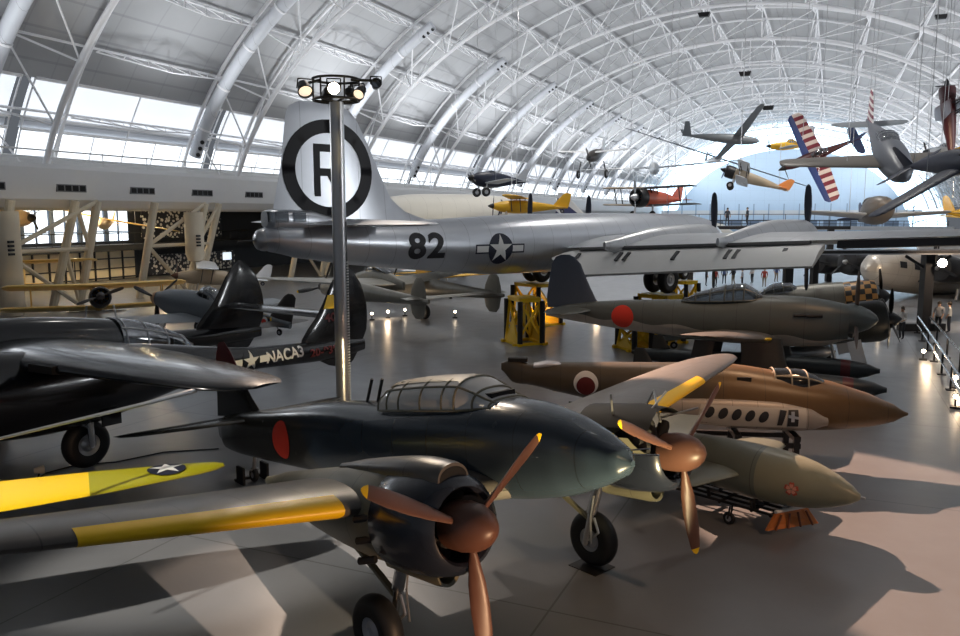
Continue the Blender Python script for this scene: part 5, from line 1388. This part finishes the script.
for sg in (-1, 1):
    w_ = MB().wing([(1.2, cl * .45, cl * .4, 5.2, .03), (5, cl * .3, cl * .27, 5.2, .03), (11, cl * .12 + 4, 4, 5.3, .03)], n=8)
    if sg < 0: w_.mirror_y()
    obj('wing', w_, M['jet'], sj)
    wheel(sj, (cl * .3, sg * 3.2, .6), .6, .4, 'main_wheel', .4)
    obj('main_leg', MB().tube([(cl * .3, sg * 3.2, .6), (cl * .3, sg * 3.0, 5.2)], .15, 8), M['steel'], sj)
wheel(sj, (8, 0, .5), .5, .4, 'nose_wheel', .4); obj('nose_leg', MB().tube([(8, 0, .5), (8, 0, 5)], .14, 8), M['steel'], sj)
for i in range(3):
    decal('logo_bar', shape2d('poly', polys=[[(-.5 + .55 * i, -1.1 + .3 * i), (-.2 + .55 * i, -1.1 + .3 * i), (.5 + .3 * i, .2 + .3 * i), (.2 + .3 * i, .2 + .3 * i)]]), (15.2, -6, 7.2), (1, 0, 0), (0, 0, 1), [jf], M['markblue'], sj, .02, .3)
# second airliner, nose to the right, only its striped fin stands clear of the bomber
F0 = at(557, 222, 126)
sk_ = thing('striped_tail_airliner', 'airliner whose white fin carries dark blue diagonal stripes, beyond the yellow high-wing aeroplane', 'aeroplane', (F0.x, F0.y, 0), radians(14))
obj('fuselage', MB().fus([(-6, 4.6, 4.3, .2), (0, 5.3, 3.4, .9), (6, 5.6, 2.2, 1.5), (14, 5.6, 1.9, 1.8), (24, 5.6, 1.9, 1.8), (29, 4.8, 2.1, 1.3), (31, 3.6, 3.0, .3)], n=24, sub=3, e=2), M['jet'], sk_)
def dg(off, wd):
    return lambda nt, x, y, z, n: mth(nt, 'LESS_THAN', mth(nt, 'ABSOLUTE', mth(nt, 'SUBTRACT', mth(nt, 'ADD', mth(nt, 'MULTIPLY', x, .72), z), off)), wd)
M['jetfin'] = paint('striped fin paint', (.74, .72, .70), .4, 0, .04, second=[((.03, .035, .12), dg(8.2, .85)), ((.03, .035, .12), dg(6.6, .25)), ((.55, .10, .05), dg(5.2, .3))])
obj('fin', MB().wing([(4.6, 7.2, 7.6, 0, .05), (6.5, 4.6, 4.9, 0, .05), (8.8, 2.2, 2.2, 0, .05), (9.8, 1.0, .9, 0, .04)], n=10, vert=True), M['jetfin'], sk_, label='fin with dark blue diagonal stripes')
for sg in (-1, 1):
    w_ = MB().wing([(1, 19, 6, 2.3, .1), (9, 13, 2.4, 2.9, .09)], n=8)
    if sg < 0: w_.mirror_y()
    obj('wing', w_, M['jet'], sk_)
    wheel(sk_, (14, sg * 2, .55), .55, .4, 'main_wheel', .4); obj('main_leg', MB().tube([(14, sg * 2, .55), (14, sg * 2, 2.3)], .14, 8), M['steel'], sk_)
wheel(sk_, (27, 0, .45), .45, .3, 'nose_wheel', .4); obj('nose_leg', MB().tube([(27, 0, .45), (27, 0, 2.4)], .12, 8), M['steel'], sk_)

# ---- hanging aeroplanes
HZ = 24.0
H = lambda px, py, d: at(px, py, d)
craft('cub', 'small yellow high-wing aeroplane hanging above the bomber', 'aeroplane', H(491, 206, 62), (0, radians(-2), radians(172)), dict(L=5.9, R=.5, body=P['cub yellow'], span=9.5, cr=1.5, ct=1.4, zw=.62, over=True, dih=.03, sweep=0, fin=(1.1, 1.0), ts=2.6, tc=.9, prop=(.85, 2, .2), gear=(-1.1, .8, .3, -1.0), tw=True, cables=26))
craft('blue_sportplane', 'dark blue open sport aeroplane hanging before the bright windows, left of the yellow one', 'aeroplane', H(470, 178, 72), (0, radians(-4), radians(205)), dict(L=5.6, R=.75, body=P['navy blue'], wing=P['sky grey'], span=9.5, cr=1.4, ct=1.0, zw=-.35, fin=(1.2, .9), ts=2.6, tc=.8, prop=(1.0, 2, 1.2), gear=(-1.2, 1.0, .42, -1.15), can=(-2.6, -1.6, .3), cables=26))
craft('black_nosed_lightplane', 'small white aeroplane with black nose and wheels hanging under the roof, facing the room', 'aeroplane', H(588, 158, 74), (0, radians(10), radians(-115)), dict(L=5.6, R=.55, body=P['night brown'], wing=P['white gloss'], tail=P['white gloss'], span=7.0, cr=1.2, ct=1.0, zw=.35, fin=(1.4, 1.1), ts=2.6, tc=.9, prop=(.9, 2, .2), gear=(-1.1, 1.35, .42, -1.6), gearm=M['black'], cables=28))
craft('white_sailplane', 'pale grey sailplane seen from below, hanging above the red biplane', 'glider', H(655, 169, 96), (radians(3), radians(4), radians(-100)), dict(L=9, R=.75, body=P['sky grey'], eng='glider', span=21, cr=1.9, ct=1.0, zw=.1, dih=.03, sweep=.3, fin=(1.4, 1.0), ts=3, tc=.8, cables=27))
craft('red_biplane', 'orange-red biplane with dark radial engine hanging above the bomber wing', 'aeroplane', H(634, 197, 50), (0, radians(-3), radians(218)), dict(L=4.6, R=.55, body=P['orange red'], wing=P['pale tan'], wingL=P['grey blue fighter paint'], tail=P['orange red'], eng='radial', rc=.62, cowl=M['black'], span=7.6, cr=1.1, ct=1.0, zw=-.45, wing2=.62, dih=.02, sweep=0, fin=(1.0, .9), ts=2.2, tc=.7, prop=(1.05, 2, .1), pmat=P['bare silver'], gear=(-.9, .8, .3, -1.1), gearm=P['white gloss'], cables=25))
craft('vtail_glider', 'dark V-tailed glider hanging high before the far bright arch', 'glider', H(760, 141, 86), (radians(-14), radians(4), radians(-3)), dict(L=8.2, R=.55, body=P['grey blue fighter paint'], eng='glider', span=17, cr=1.1, ct=.6, zw=.3, dih=.03, sweep=.3, fin=(1.2, .9), vtail=True, cables=27))
craft('long_wing_sailplane', 'white sailplane with very long thin wing slanting across the far arch', 'glider', H(722, 158, 100), (radians(-17), 0, radians(-88)), dict(L=7, R=.4, body=P['white gloss'], wing=P['mid grey'], eng='glider', span=25, cr=1.0, ct=.6, zw=.2, dih=.0, sweep=.1, fin=(1.2, .9), ts=2.4, tc=.6, ttail=True, cables=27))
craft('tan_biplane', 'pale biplane with orange light painted on its tail, hanging over the far balcony', 'aeroplane', H(724, 170, 70), (radians(4), radians(-20), radians(160)), dict(L=5.6, R=.5, body=P['pale tan'], wing=P['white gloss'], eng='radial', rc=.55, cowl=M['black'], span=7.5, cr=1.1, ct=1.0, zw=-.5, wing2=.75, dih=.02, sweep=0, fin=(1.0, .9), tail=P['orange light tone'], ts=2.2, tc=.8, prop=(.95, 2, .6), gear=(-1, .8, .3, -1.1), cables=25))  # orange light falling on the tail is put into its colour
craft('yellow_racer', 'small yellow aeroplane tail hanging behind the striped aerobatic plane', 'aeroplane', H(768, 146, 82), (0, 0, radians(185)), dict(L=4.6, R=.42, body=P['cub yellow'], wing=P['sky grey'], span=5, cr=1.2, ct=.9, fin=(2.0, 1.2), finm=P['sky grey'], ts=2.2, tc=.8, prop=(.8, 2, .2), can=(-3, -1.8, .4), cables=27))
# striped aerobatic monoplane standing on its wing
def stripe_wing(nt, x, y, z, n): return mth(nt, 'GREATER_THAN', mth(nt, 'FRACT', mth(nt, 'MULTIPLY', mth(nt, 'ADD', y, 20.0), 1.75)), .5)
def stripe_le(nt, x, y, z, n): return mth(nt, 'GREATER_THAN', x, -2.08)
M['stripew'] = paint('red and white striped wing', (.78, .70, .66), .4, 0, .05, second=[((.22, .03, .05), stripe_wing), ((.04, .07, .24), stripe_le)])
ap, apb = craft('aerobatic_plane', 'red and blue aerobatic aeroplane banked on edge, its wings striped red and white', 'aeroplane', H(782, 169, 57), (radians(-74), radians(22), radians(172)), dict(L=5.6, R=.42, body=P['maroon'], wing=M['stripew'], tail=P['medium navy'], finm=P['medium navy'], span=6.9, cr=1.45, ct=1.05, zw=-.1, dih=0, sweep=.12, xw=-1.6, fin=(1.0, .9), ts=2.2, tc=.7, prop=(.9, 3, .3), can=(-3.2, -1.9, .38), cables=24))
def rud(nt, x, y, z, n): return mth(nt, 'GREATER_THAN', mth(nt, 'FRACT', mth(nt, 'MULTIPLY', z, 2.6)), .5)
M['rudder'] = paint('striped rudder', (.75, .70, .68), .4, 0, .05, second=((.2, .03, .06), rud))
craft('hanging_fighter', 'grey-olive fighter hanging at right with striped tail fin, nose toward the room', 'aeroplane', H(906, 178, 41), (radians(2), radians(25), radians(-101)), dict(L=8.6, R=.85, Rw=.8, body=P['mid grey'], wing=P['drab'], tail=P['grey blue fighter paint'], finm=M['rudder'], span=11.5, cr=2.0, ct=1.1, zw=-.2, dih=.05, fin=(1.9, 1.2), ts=4.2, tc=1.1, eng='glider', can=(-5, -3, .4), cables=24))
craft('tan_fat_fighter', 'stubby tan aeroplane nose hanging below the striped-tail fighter', 'aeroplane', H(887, 204, 52), (0, radians(-12), radians(-100)), dict(L=6, R=.95, Rw=.95, body=P['drab'], wing=P['sky grey'], tail=P['medium navy'], eng='glider', span=9, cr=1.8, ct=1.1, zw=-.35, fin=(1.3, 1.1), ts=3.2, tc=1, can=(-3.6, -2.2, .4), cables=24))
craft('navy_fighter', 'dark navy fighter hanging at the right edge with one wing drooping steeply', 'aeroplane', H(992, 158, 33), (radians(31), 0, radians(-95)), dict(L=8, R=.6, body=P['navy blue'], span=8.6, cr=2.2, ct=1.6, zw=-.2, dih=0, fin=(1.2, 1.0), ts=3.4, tc=1.0, prop=(1.2, 3, .9), cables=23))
craft('red_stunt_plane', 'dark red stunt aeroplane hanging nose up at the right edge', 'aeroplane', H(947, 84, 49), (radians(0), radians(-84), radians(160)), dict(L=5.0, R=.42, body=P['maroon'], wing=P['maroon'], eng='radial', rc=.46, span=5.0, cr=1.0, ct=.8, zw=-.3, wing2=.7, dih=0, sweep=0, fin=(1, .9), finm=P['white gloss'], ts=2, tc=.7, prop=(.8, 2, .5), cables=22))
craft('yellow_tail_plane', 'bright yellow aeroplane partly hidden at the right edge above the bomber wing', 'aeroplane', H(995, 214, 58), (0, 0, radians(20)), dict(L=5.0, R=.5, body=P['cub yellow'], span=6, cr=1.4, ct=1.1, zw=-.3, fin=(1.2, 1), ts=2.6, tc=.9, prop=(1, 2, .2), can=(-3.2, -1.8, .4), cables=24))
craft('yellow_wing_plane', 'pale yellow aeroplane seen past the right wing of the hanging fighter', 'aeroplane', H(925, 152, 66), (radians(10), 0, radians(200)), dict(L=5.5, R=.5, body=P['sky grey'], wing=P['cub yellow'], span=7, cr=1.5, ct=1.2, zw=-.2, fin=(1.0, .9), ts=2.4, tc=.8, prop=(.9, 2, .2), can=(-2.8, -1.6, .4), cables=24))
craft('cream_glider', 'cream high-wing aeroplane hanging inside the left gallery', 'glider', H(34, 218, 58), (radians(6), 0, radians(-20)), dict(L=7, R=.7, body=P['pale tan'], wing=P['cream yellow dope'], span=13, cr=1.6, ct=1.1, zw=.75, over=True, dih=.04, sweep=0, fin=(1.2, 1), ts=3, tc=1, prop=(1, 2, .4), cables=7.5))
craft('cream_glider', 'cream long-winged glider hanging at the left gallery windows, right of the other', 'glider', H(100, 224, 66), (radians(-12), 0, radians(-75)), dict(L=6, R=.5, body=P['pale tan'], wing=P['cream yellow dope'], eng='glider', span=12, cr=1.2, ct=.8, zw=.4, dih=.03, fin=(1.1, .9), ts=2.4, tc=.8, cables=7.5))
# ================================================================== right-hand walkway, rails, lights, visitors
gp = onfloor(923, 331)
gt = thing('walkway_post', 'black steel post with Y brackets carrying the walkway at right', 'post', (gp.x, gp.y, 0), .05)
obj('post', MB().box((0, 0, 2.08), (.5, .5, 4.16)), M['black'], gt)
obj('base', MB().box((0, .2, .2), (2.4, .6, .4)), M['black'], gt)
br = MB()
for sg in (-1, 1): br.bar((sg * .2, 0, 3.45), (sg * 1.25, 0, 4.08), .1, .14)
obj('bracket', br, M['black'], gt)
wk = thing('walkway', 'dark elevated walkway deck crossing at right below the bomber wing', 'walkway', (gp.x, gp.y, 0), .05)
obj('deck', MB().box((1.6, 0, 4.3), (20, 1.6, .22)), M['black'], wk)
obj('edge_strip', MB().box((1.6, -.82, 4.22), (20, .04, .06)), M['steel'], wk)
for i, x in enumerate((-7.6, -6.2)):
    pp = thing('walkway_column', ('black column under the left end of the walkway, %s one' % ('left', 'right')[i]), 'column', (gp.x + x, gp.y - .25, 0), .05)
    obj('column', MB().box((0, 0, 2.09), (.42 if i == 0 else .3, .4, 4.18)), M['black'], pp)
    obj('foot', MB().box((0, 0, .04), (.7, .7, .08)), M['black'], pp)
fq = at(942, 263, 42.3)
ff = thing('walkway_floodlight', 'bright warm floodlight fixed under the walkway, right of the post', 'floodlight', fq, 0)
obj('housing', MB().rev([(-.3, .1), (-.1, .2), (.1, .24)], n=20).xf(Matrix.Rotation(-pi / 2 - .35, 4, 'Z')), M['black'], ff)
obj('lens', MB().rev([(.1, .22), (.12, .01)], n=20).xf(Matrix.Rotation(-pi / 2 - .35, 4, 'Z')), M['lamp_lit'], ff)
obj('bracket', MB().tube([(0, 0, .25), (0, .1, 4.12 - fq.z)], .04, 6), M['black'], ff)
# far footbridge with two visitors
fb = at(745, 226, 76)
bz = fb.z
fbt = thing('footbridge', 'thin dark footbridge with railing behind the bomber propellers', 'bridge', (fb.x, fb.y, 0), -.05)
obj('deck', MB().box((1.5, 0, bz - .15), (16, 1.6, .3)), M['black'], fbt)
rl = MB()
for z in (.55, 1.1): rl.tube([(-6.5, -.75, bz + z), (9.5, -.75, bz + z)], .03, 5)
for i in range(9): rl.tube([(-6.5 + 2 * i, -.75, bz), (-6.5 + 2 * i, -.75, bz + 1.1)], .03, 5)
obj('railing', rl, M['black'], fbt)
for x in (-5, 8): obj('column', MB().box((x, 0, (bz - .3) / 2), (.5, .5, bz - .3)), M['black'], fbt)
# low barrier rails at right
A, B = onfloor(917, 333), onfloor(975, 432)
ra = thing('barrier_rail', 'low steel barrier rail running along the floor at right, nearer the aircraft', 'rail', (A.x, A.y, 0), atan2(B.y - A.y, B.x - A.x))
Ln = (B - A).length
f = MB()
for z in (.45, .9): f.tube([(0, 0, z), (Ln, 0, z)], .045, 8)
obj('rail', f, M['chrome'], ra)
for i in range(8):
    x = Ln * i / 7
    obj('rail_post', MB().tube([(x, 0, 0), (x, 0, .92)], .04, 8).box((x, 0, .02), (.3, .3, .04)), M['black'], ra)
A, B = onfloor(928, 333), onfloor(975, 396)
ra = thing('barrier_rail', 'low steel barrier rail at right, nearer the visitors', 'rail', (A.x, A.y, 0), atan2(B.y - A.y, B.x - A.x))
Ln = (B - A).length
f = MB().tube([(0, 0, .9), (Ln, 0, .9)], .05, 8)
obj('rail', f, M['chrome'], ra)
for i in range(5):
    x = Ln * i / 4
    obj('rail_post', MB().tube([(x, 0, 0), (x, 0, .92)], .04, 8).box((x, 0, .02), (.3, .3, .04)), M['black'], ra)
# glowing panel added beyond the walkway, standing in for warm lamp glare
dp_ = at(930, 300, 84)
dw = thing('added_glow_panel', 'added bright panel standing in for lamp glare beyond the walkway post', 'glow panel', (dp_.x + 3, dp_.y, 0), .0)
obj('glow_backing', MB().box((0, .3, 2.1), (9, .5, 4.2)), M['hallwhite'], dw)
obj('light_panel', MB().box((.6, .02, 3.9), (5, .06, .9)), emit('added flare glow', (1, .86, .68), 5), dw)
for x in (-2.5, 1.0): obj('frame', MB().box((x, 0, 1.6), (.12, .12, 3.2)), M['black'], dw)
# small floor floodlights
FLS = [(923, 360, 'brightest, between the floatplane noses and the barrier rail', 2), (878, 336, 'by the nose of the dark radial fighter', 1), (388, 318, 'below the left fin of the olive twin-boom', 2), (528, 322, 'inside the yellow jacking frame', 2), (455, 318, 'between the wheel and right fin of the olive twin-boom', 1), (372, 320, 'just right of the black tail fin', 1), (405, 316, 'left of the olive twin-boom wheel', 1), (596, 312, 'behind the grey fin of the floatplane', 2), (955, 388, 'against the barrier rail at the right edge', 2), (955, 408, 'at the right edge, nearest the viewer', 1)]
for i, (px, py, where, lit) in enumerate(FLS):
    p = onfloor(px, py)
    ft = thing('floor_light', 'small lit floor floodlight ' + where, 'floor light', (p.x, p.y, 0), atan2(-p.y, -p.x))
    k = 1.0
    obj('base', MB().box((0, 0, .03), (.3, .3, .06)).tube([(0, 0, .05), (0, 0, .32)], .03, 6), M['black'], ft)
    sh_ = MB().rev([(-.14, .05), (-.1, .08), (.06, .11), (.07, .1)], (0, 0, .4), n=14)
    h = obj('lamp_head', sh_, M['black'], ft)
    obj('lens', MB().rev([(.075, .08), (.085, .01)], (0, 0, .4), n=14), emit('floor lamp glow', (1, .80, .58), 26 if lit == 2 else 12), h)
    if lit == 2:
        lamp('floor_lamp', 'POINT', (p.x, p.y - .35, .5), (p.x, p.y, 0), 45, (1, .72, .45), shadow_soft_size=.12)
sp_ = onfloor(38, 481)
sl = thing('floor_spotlight', 'small floor spotlight below the black fighter wheel', 'floor light', (sp_.x, sp_.y, 0), .6)
obj('base', MB().box((0, 0, .02), (.3, .22, .04)).tube([(0, 0, .04), (.04, 0, .2)], .02, 6), M['black'], sl)
obj('lamp_head', MB().rev([(-.12, .06), (.08, .1), (.1, .09)], (.05, 0, .26), n=14), M['cream'], sl)
obj('cable', MB().tube([(0, .1, .02), (.2, .5, .012), (.9, .8, .012), (1.8, .5, .012), (3.0, .7, .012), (4.3, .2, .012)], .018, 6), M['black'], sl)

def person(loc, rot, shirt, pants, label, hairc=(.04, .025, .015), pose=0, h=1.7, bag=False):
    t = thing('person', label, 'person', loc, rot)
    s = h / 1.72
    V_ = [(0, 0, .95), (0, 0, 1.15), (0, 0, 1.36), (0.02, 0, 1.48), (.03, 0, 1.58), (.04, 0, 1.66),
          (0, .1, .90), (.03, .11, .50), (0, .12, .09), (.14, .13, .035), (0, -.1, .90), (-.02 + .05 * pose, -.11, .50), (-.06, -.12, .09), (.08, -.13, .035),
          (0, .2, 1.38), (.02, .27, 1.12), (.12 + .12 * pose, .24, .90 + .1 * pose), (.17 + .15 * pose, .22, .80 + .18 * pose), (0, -.2, 1.38), (0, -.27, 1.12), (.1, -.25, .9), (.13, -.24, .8)]
    E_ = [(0, 1), (1, 2), (2, 3), (3, 4), (4, 5), (0, 6), (6, 7), (7, 8), (8, 9), (0, 10), (10, 11), (11, 12), (12, 13), (2, 14), (14, 15), (15, 16), (16, 17), (2, 18), (18, 19), (19, 20), (20, 21)]
    R_ = [(.16, .13), (.15, .11), (.17, .11), (.06, .06), (.09, .085), (.085, .08), (.1, .1), (.065, .065), (.045, .045), (.035, .03), (.1, .1), (.065, .065), (.045, .045), (.035, .03), (.065, .06), (.05, .05), (.036, .036), (.035, .025), (.065, .06), (.05, .05), (.036, .036), (.035, .025)]
    me = bpy.data.meshes.new('body'); me.from_pydata([(x * s, y * s, z * s) for x, y, z in V_], E_, [])
    o = bpy.data.objects.new('body', me); COL.objects.link(o)
    sk = o.modifiers.new('s', 'SKIN'); ss_ = o.modifiers.new('d', 'SUBSURF'); ss_.levels = 1
    for v, r in zip(me.skin_vertices[0].data, R_): v.radius = (r[0] * s, r[1] * s)
    me.skin_vertices[0].data[0].use_root = True
    dg = bpy.context.evaluated_depsgraph_get(); dg.update()
    nm = bpy.data.meshes.new_from_object(o.evaluated_get(dg))
    bpy.data.objects.remove(o); nm.name = 'body'
    nm.materials.clear()
    for mt in (shirt, pants, M['skin'], M['shoe']): nm.materials.append(mt)
    for p in nm.polygons:
        z = p.center.z / s; y = abs(p.center.y) / s
        p.use_smooth = True
        p.material_index = 3 if z < .1 else 2 if z > 1.46 or (y > .19 and z < 1.08) else 1 if z < .95 else 0
    b = bpy.data.objects.new('body', nm); COL.objects.link(b); b.parent = t
    hm = MB()
    rings = []
    for a in [pi / 2 * q / 4 for q in range(5)]:
        rings.append([((.015 + .112 * cos(a) * cos(k * pi / 6)) * s, .1 * cos(a) * sin(k * pi / 6) * s, (1.62 + .13 * sin(a)) * s) for k in range(12)])
    hm.loft(rings)
    hm.v = [(x, y, z - (.07 * s if x < 0 and z < 1.66 * s else 0)) for x, y, z in hm.v]
    obj('hair', hm, flat('hair', hairc, .6), t)
    fc = MB().rev([(.0, .02), (.03, .012), (.04, .002)], (.125 * s, 0, 1.60 * s), n=8)
    obj('nose', fc, M['skin'], t)
    if bag: obj('shoulder_bag', MB().box((-.16 * s, 0, 1.2 * s), (.14 * s, .26 * s, .36 * s)), M['dullred'], t)
    return t
M['skin'] = flat('skin', (.5, .3, .2), .5); M['shoe'] = flat('shoe leather', (.02, .018, .016), .5)
W1 = flat('white shirt', (.62, .62, .62)); W2 = flat('dark trousers', (.02, .022, .03)); W3 = flat('dark jacket', (.03, .035, .05)); W4 = flat('blue shirt', (.06, .1, .25)); W5 = flat('red shirt', (.3, .04, .03)); W6 = flat('khaki trousers', (.25, .2, .13)); W7 = flat('grey shirt', (.3, .3, .32))
p = onfloor(897, 338); person((p.x, p.y - .4, 0), radians(200), W1, W2, 'person in a white shirt and dark trousers standing by the barrier rail', pose=1, h=1.66)
p = onfloor(944, 334); person((p.x + .0, p.y + .6, 0), radians(215), W7, W2, 'person in a grey shirt and dark trousers standing at the right edge', h=1.66, bag=False)
p = onfloor(957, 335); person((p.x, p.y + .8, 0), radians(150), W1, W3, 'person in a white top partly cut off by the right edge', h=1.66)
person((at(727, 226, 76).x, fb.y, bz), radians(-80), W3, W2, 'person in dark clothes standing on the footbridge, left one', h=1.7)
person((at(747, 226, 76).x, fb.y, bz), radians(180), W3, W2, 'person in dark clothes leaning on the footbridge rail, right one', pose=1, h=1.75)
CR = [(706, 286, W3, W2, 'dark jacket, leftmost of the distant group'), (715, 287, W5, W2, 'red shirt in the distant group'), (724, 284, W4, W2, 'blue shirt in the distant group'), (733, 285, W3, W6, 'dark jacket and khaki trousers in the distant group'), (742, 287, W7, W2, 'grey shirt and dark trousers in the distant group'), (752, 283, W1, W2, 'white shirt in the distant group under the bomber flap'), (764, 287, W5, W6, 'red shirt and khaki trousers right of the distant group'), (776, 282, W4, W6, 'blue shirt and khaki trousers, rightmost of the distant group')]
for i, (px, py, a, b_, lb) in enumerate(CR):
    p = onfloor(px, py); person((p.x, p.y, 0), radians(40 * i), a, b_, 'person in ' + lb, pose=i % 2, h=1.6 + .03 * (i % 4))
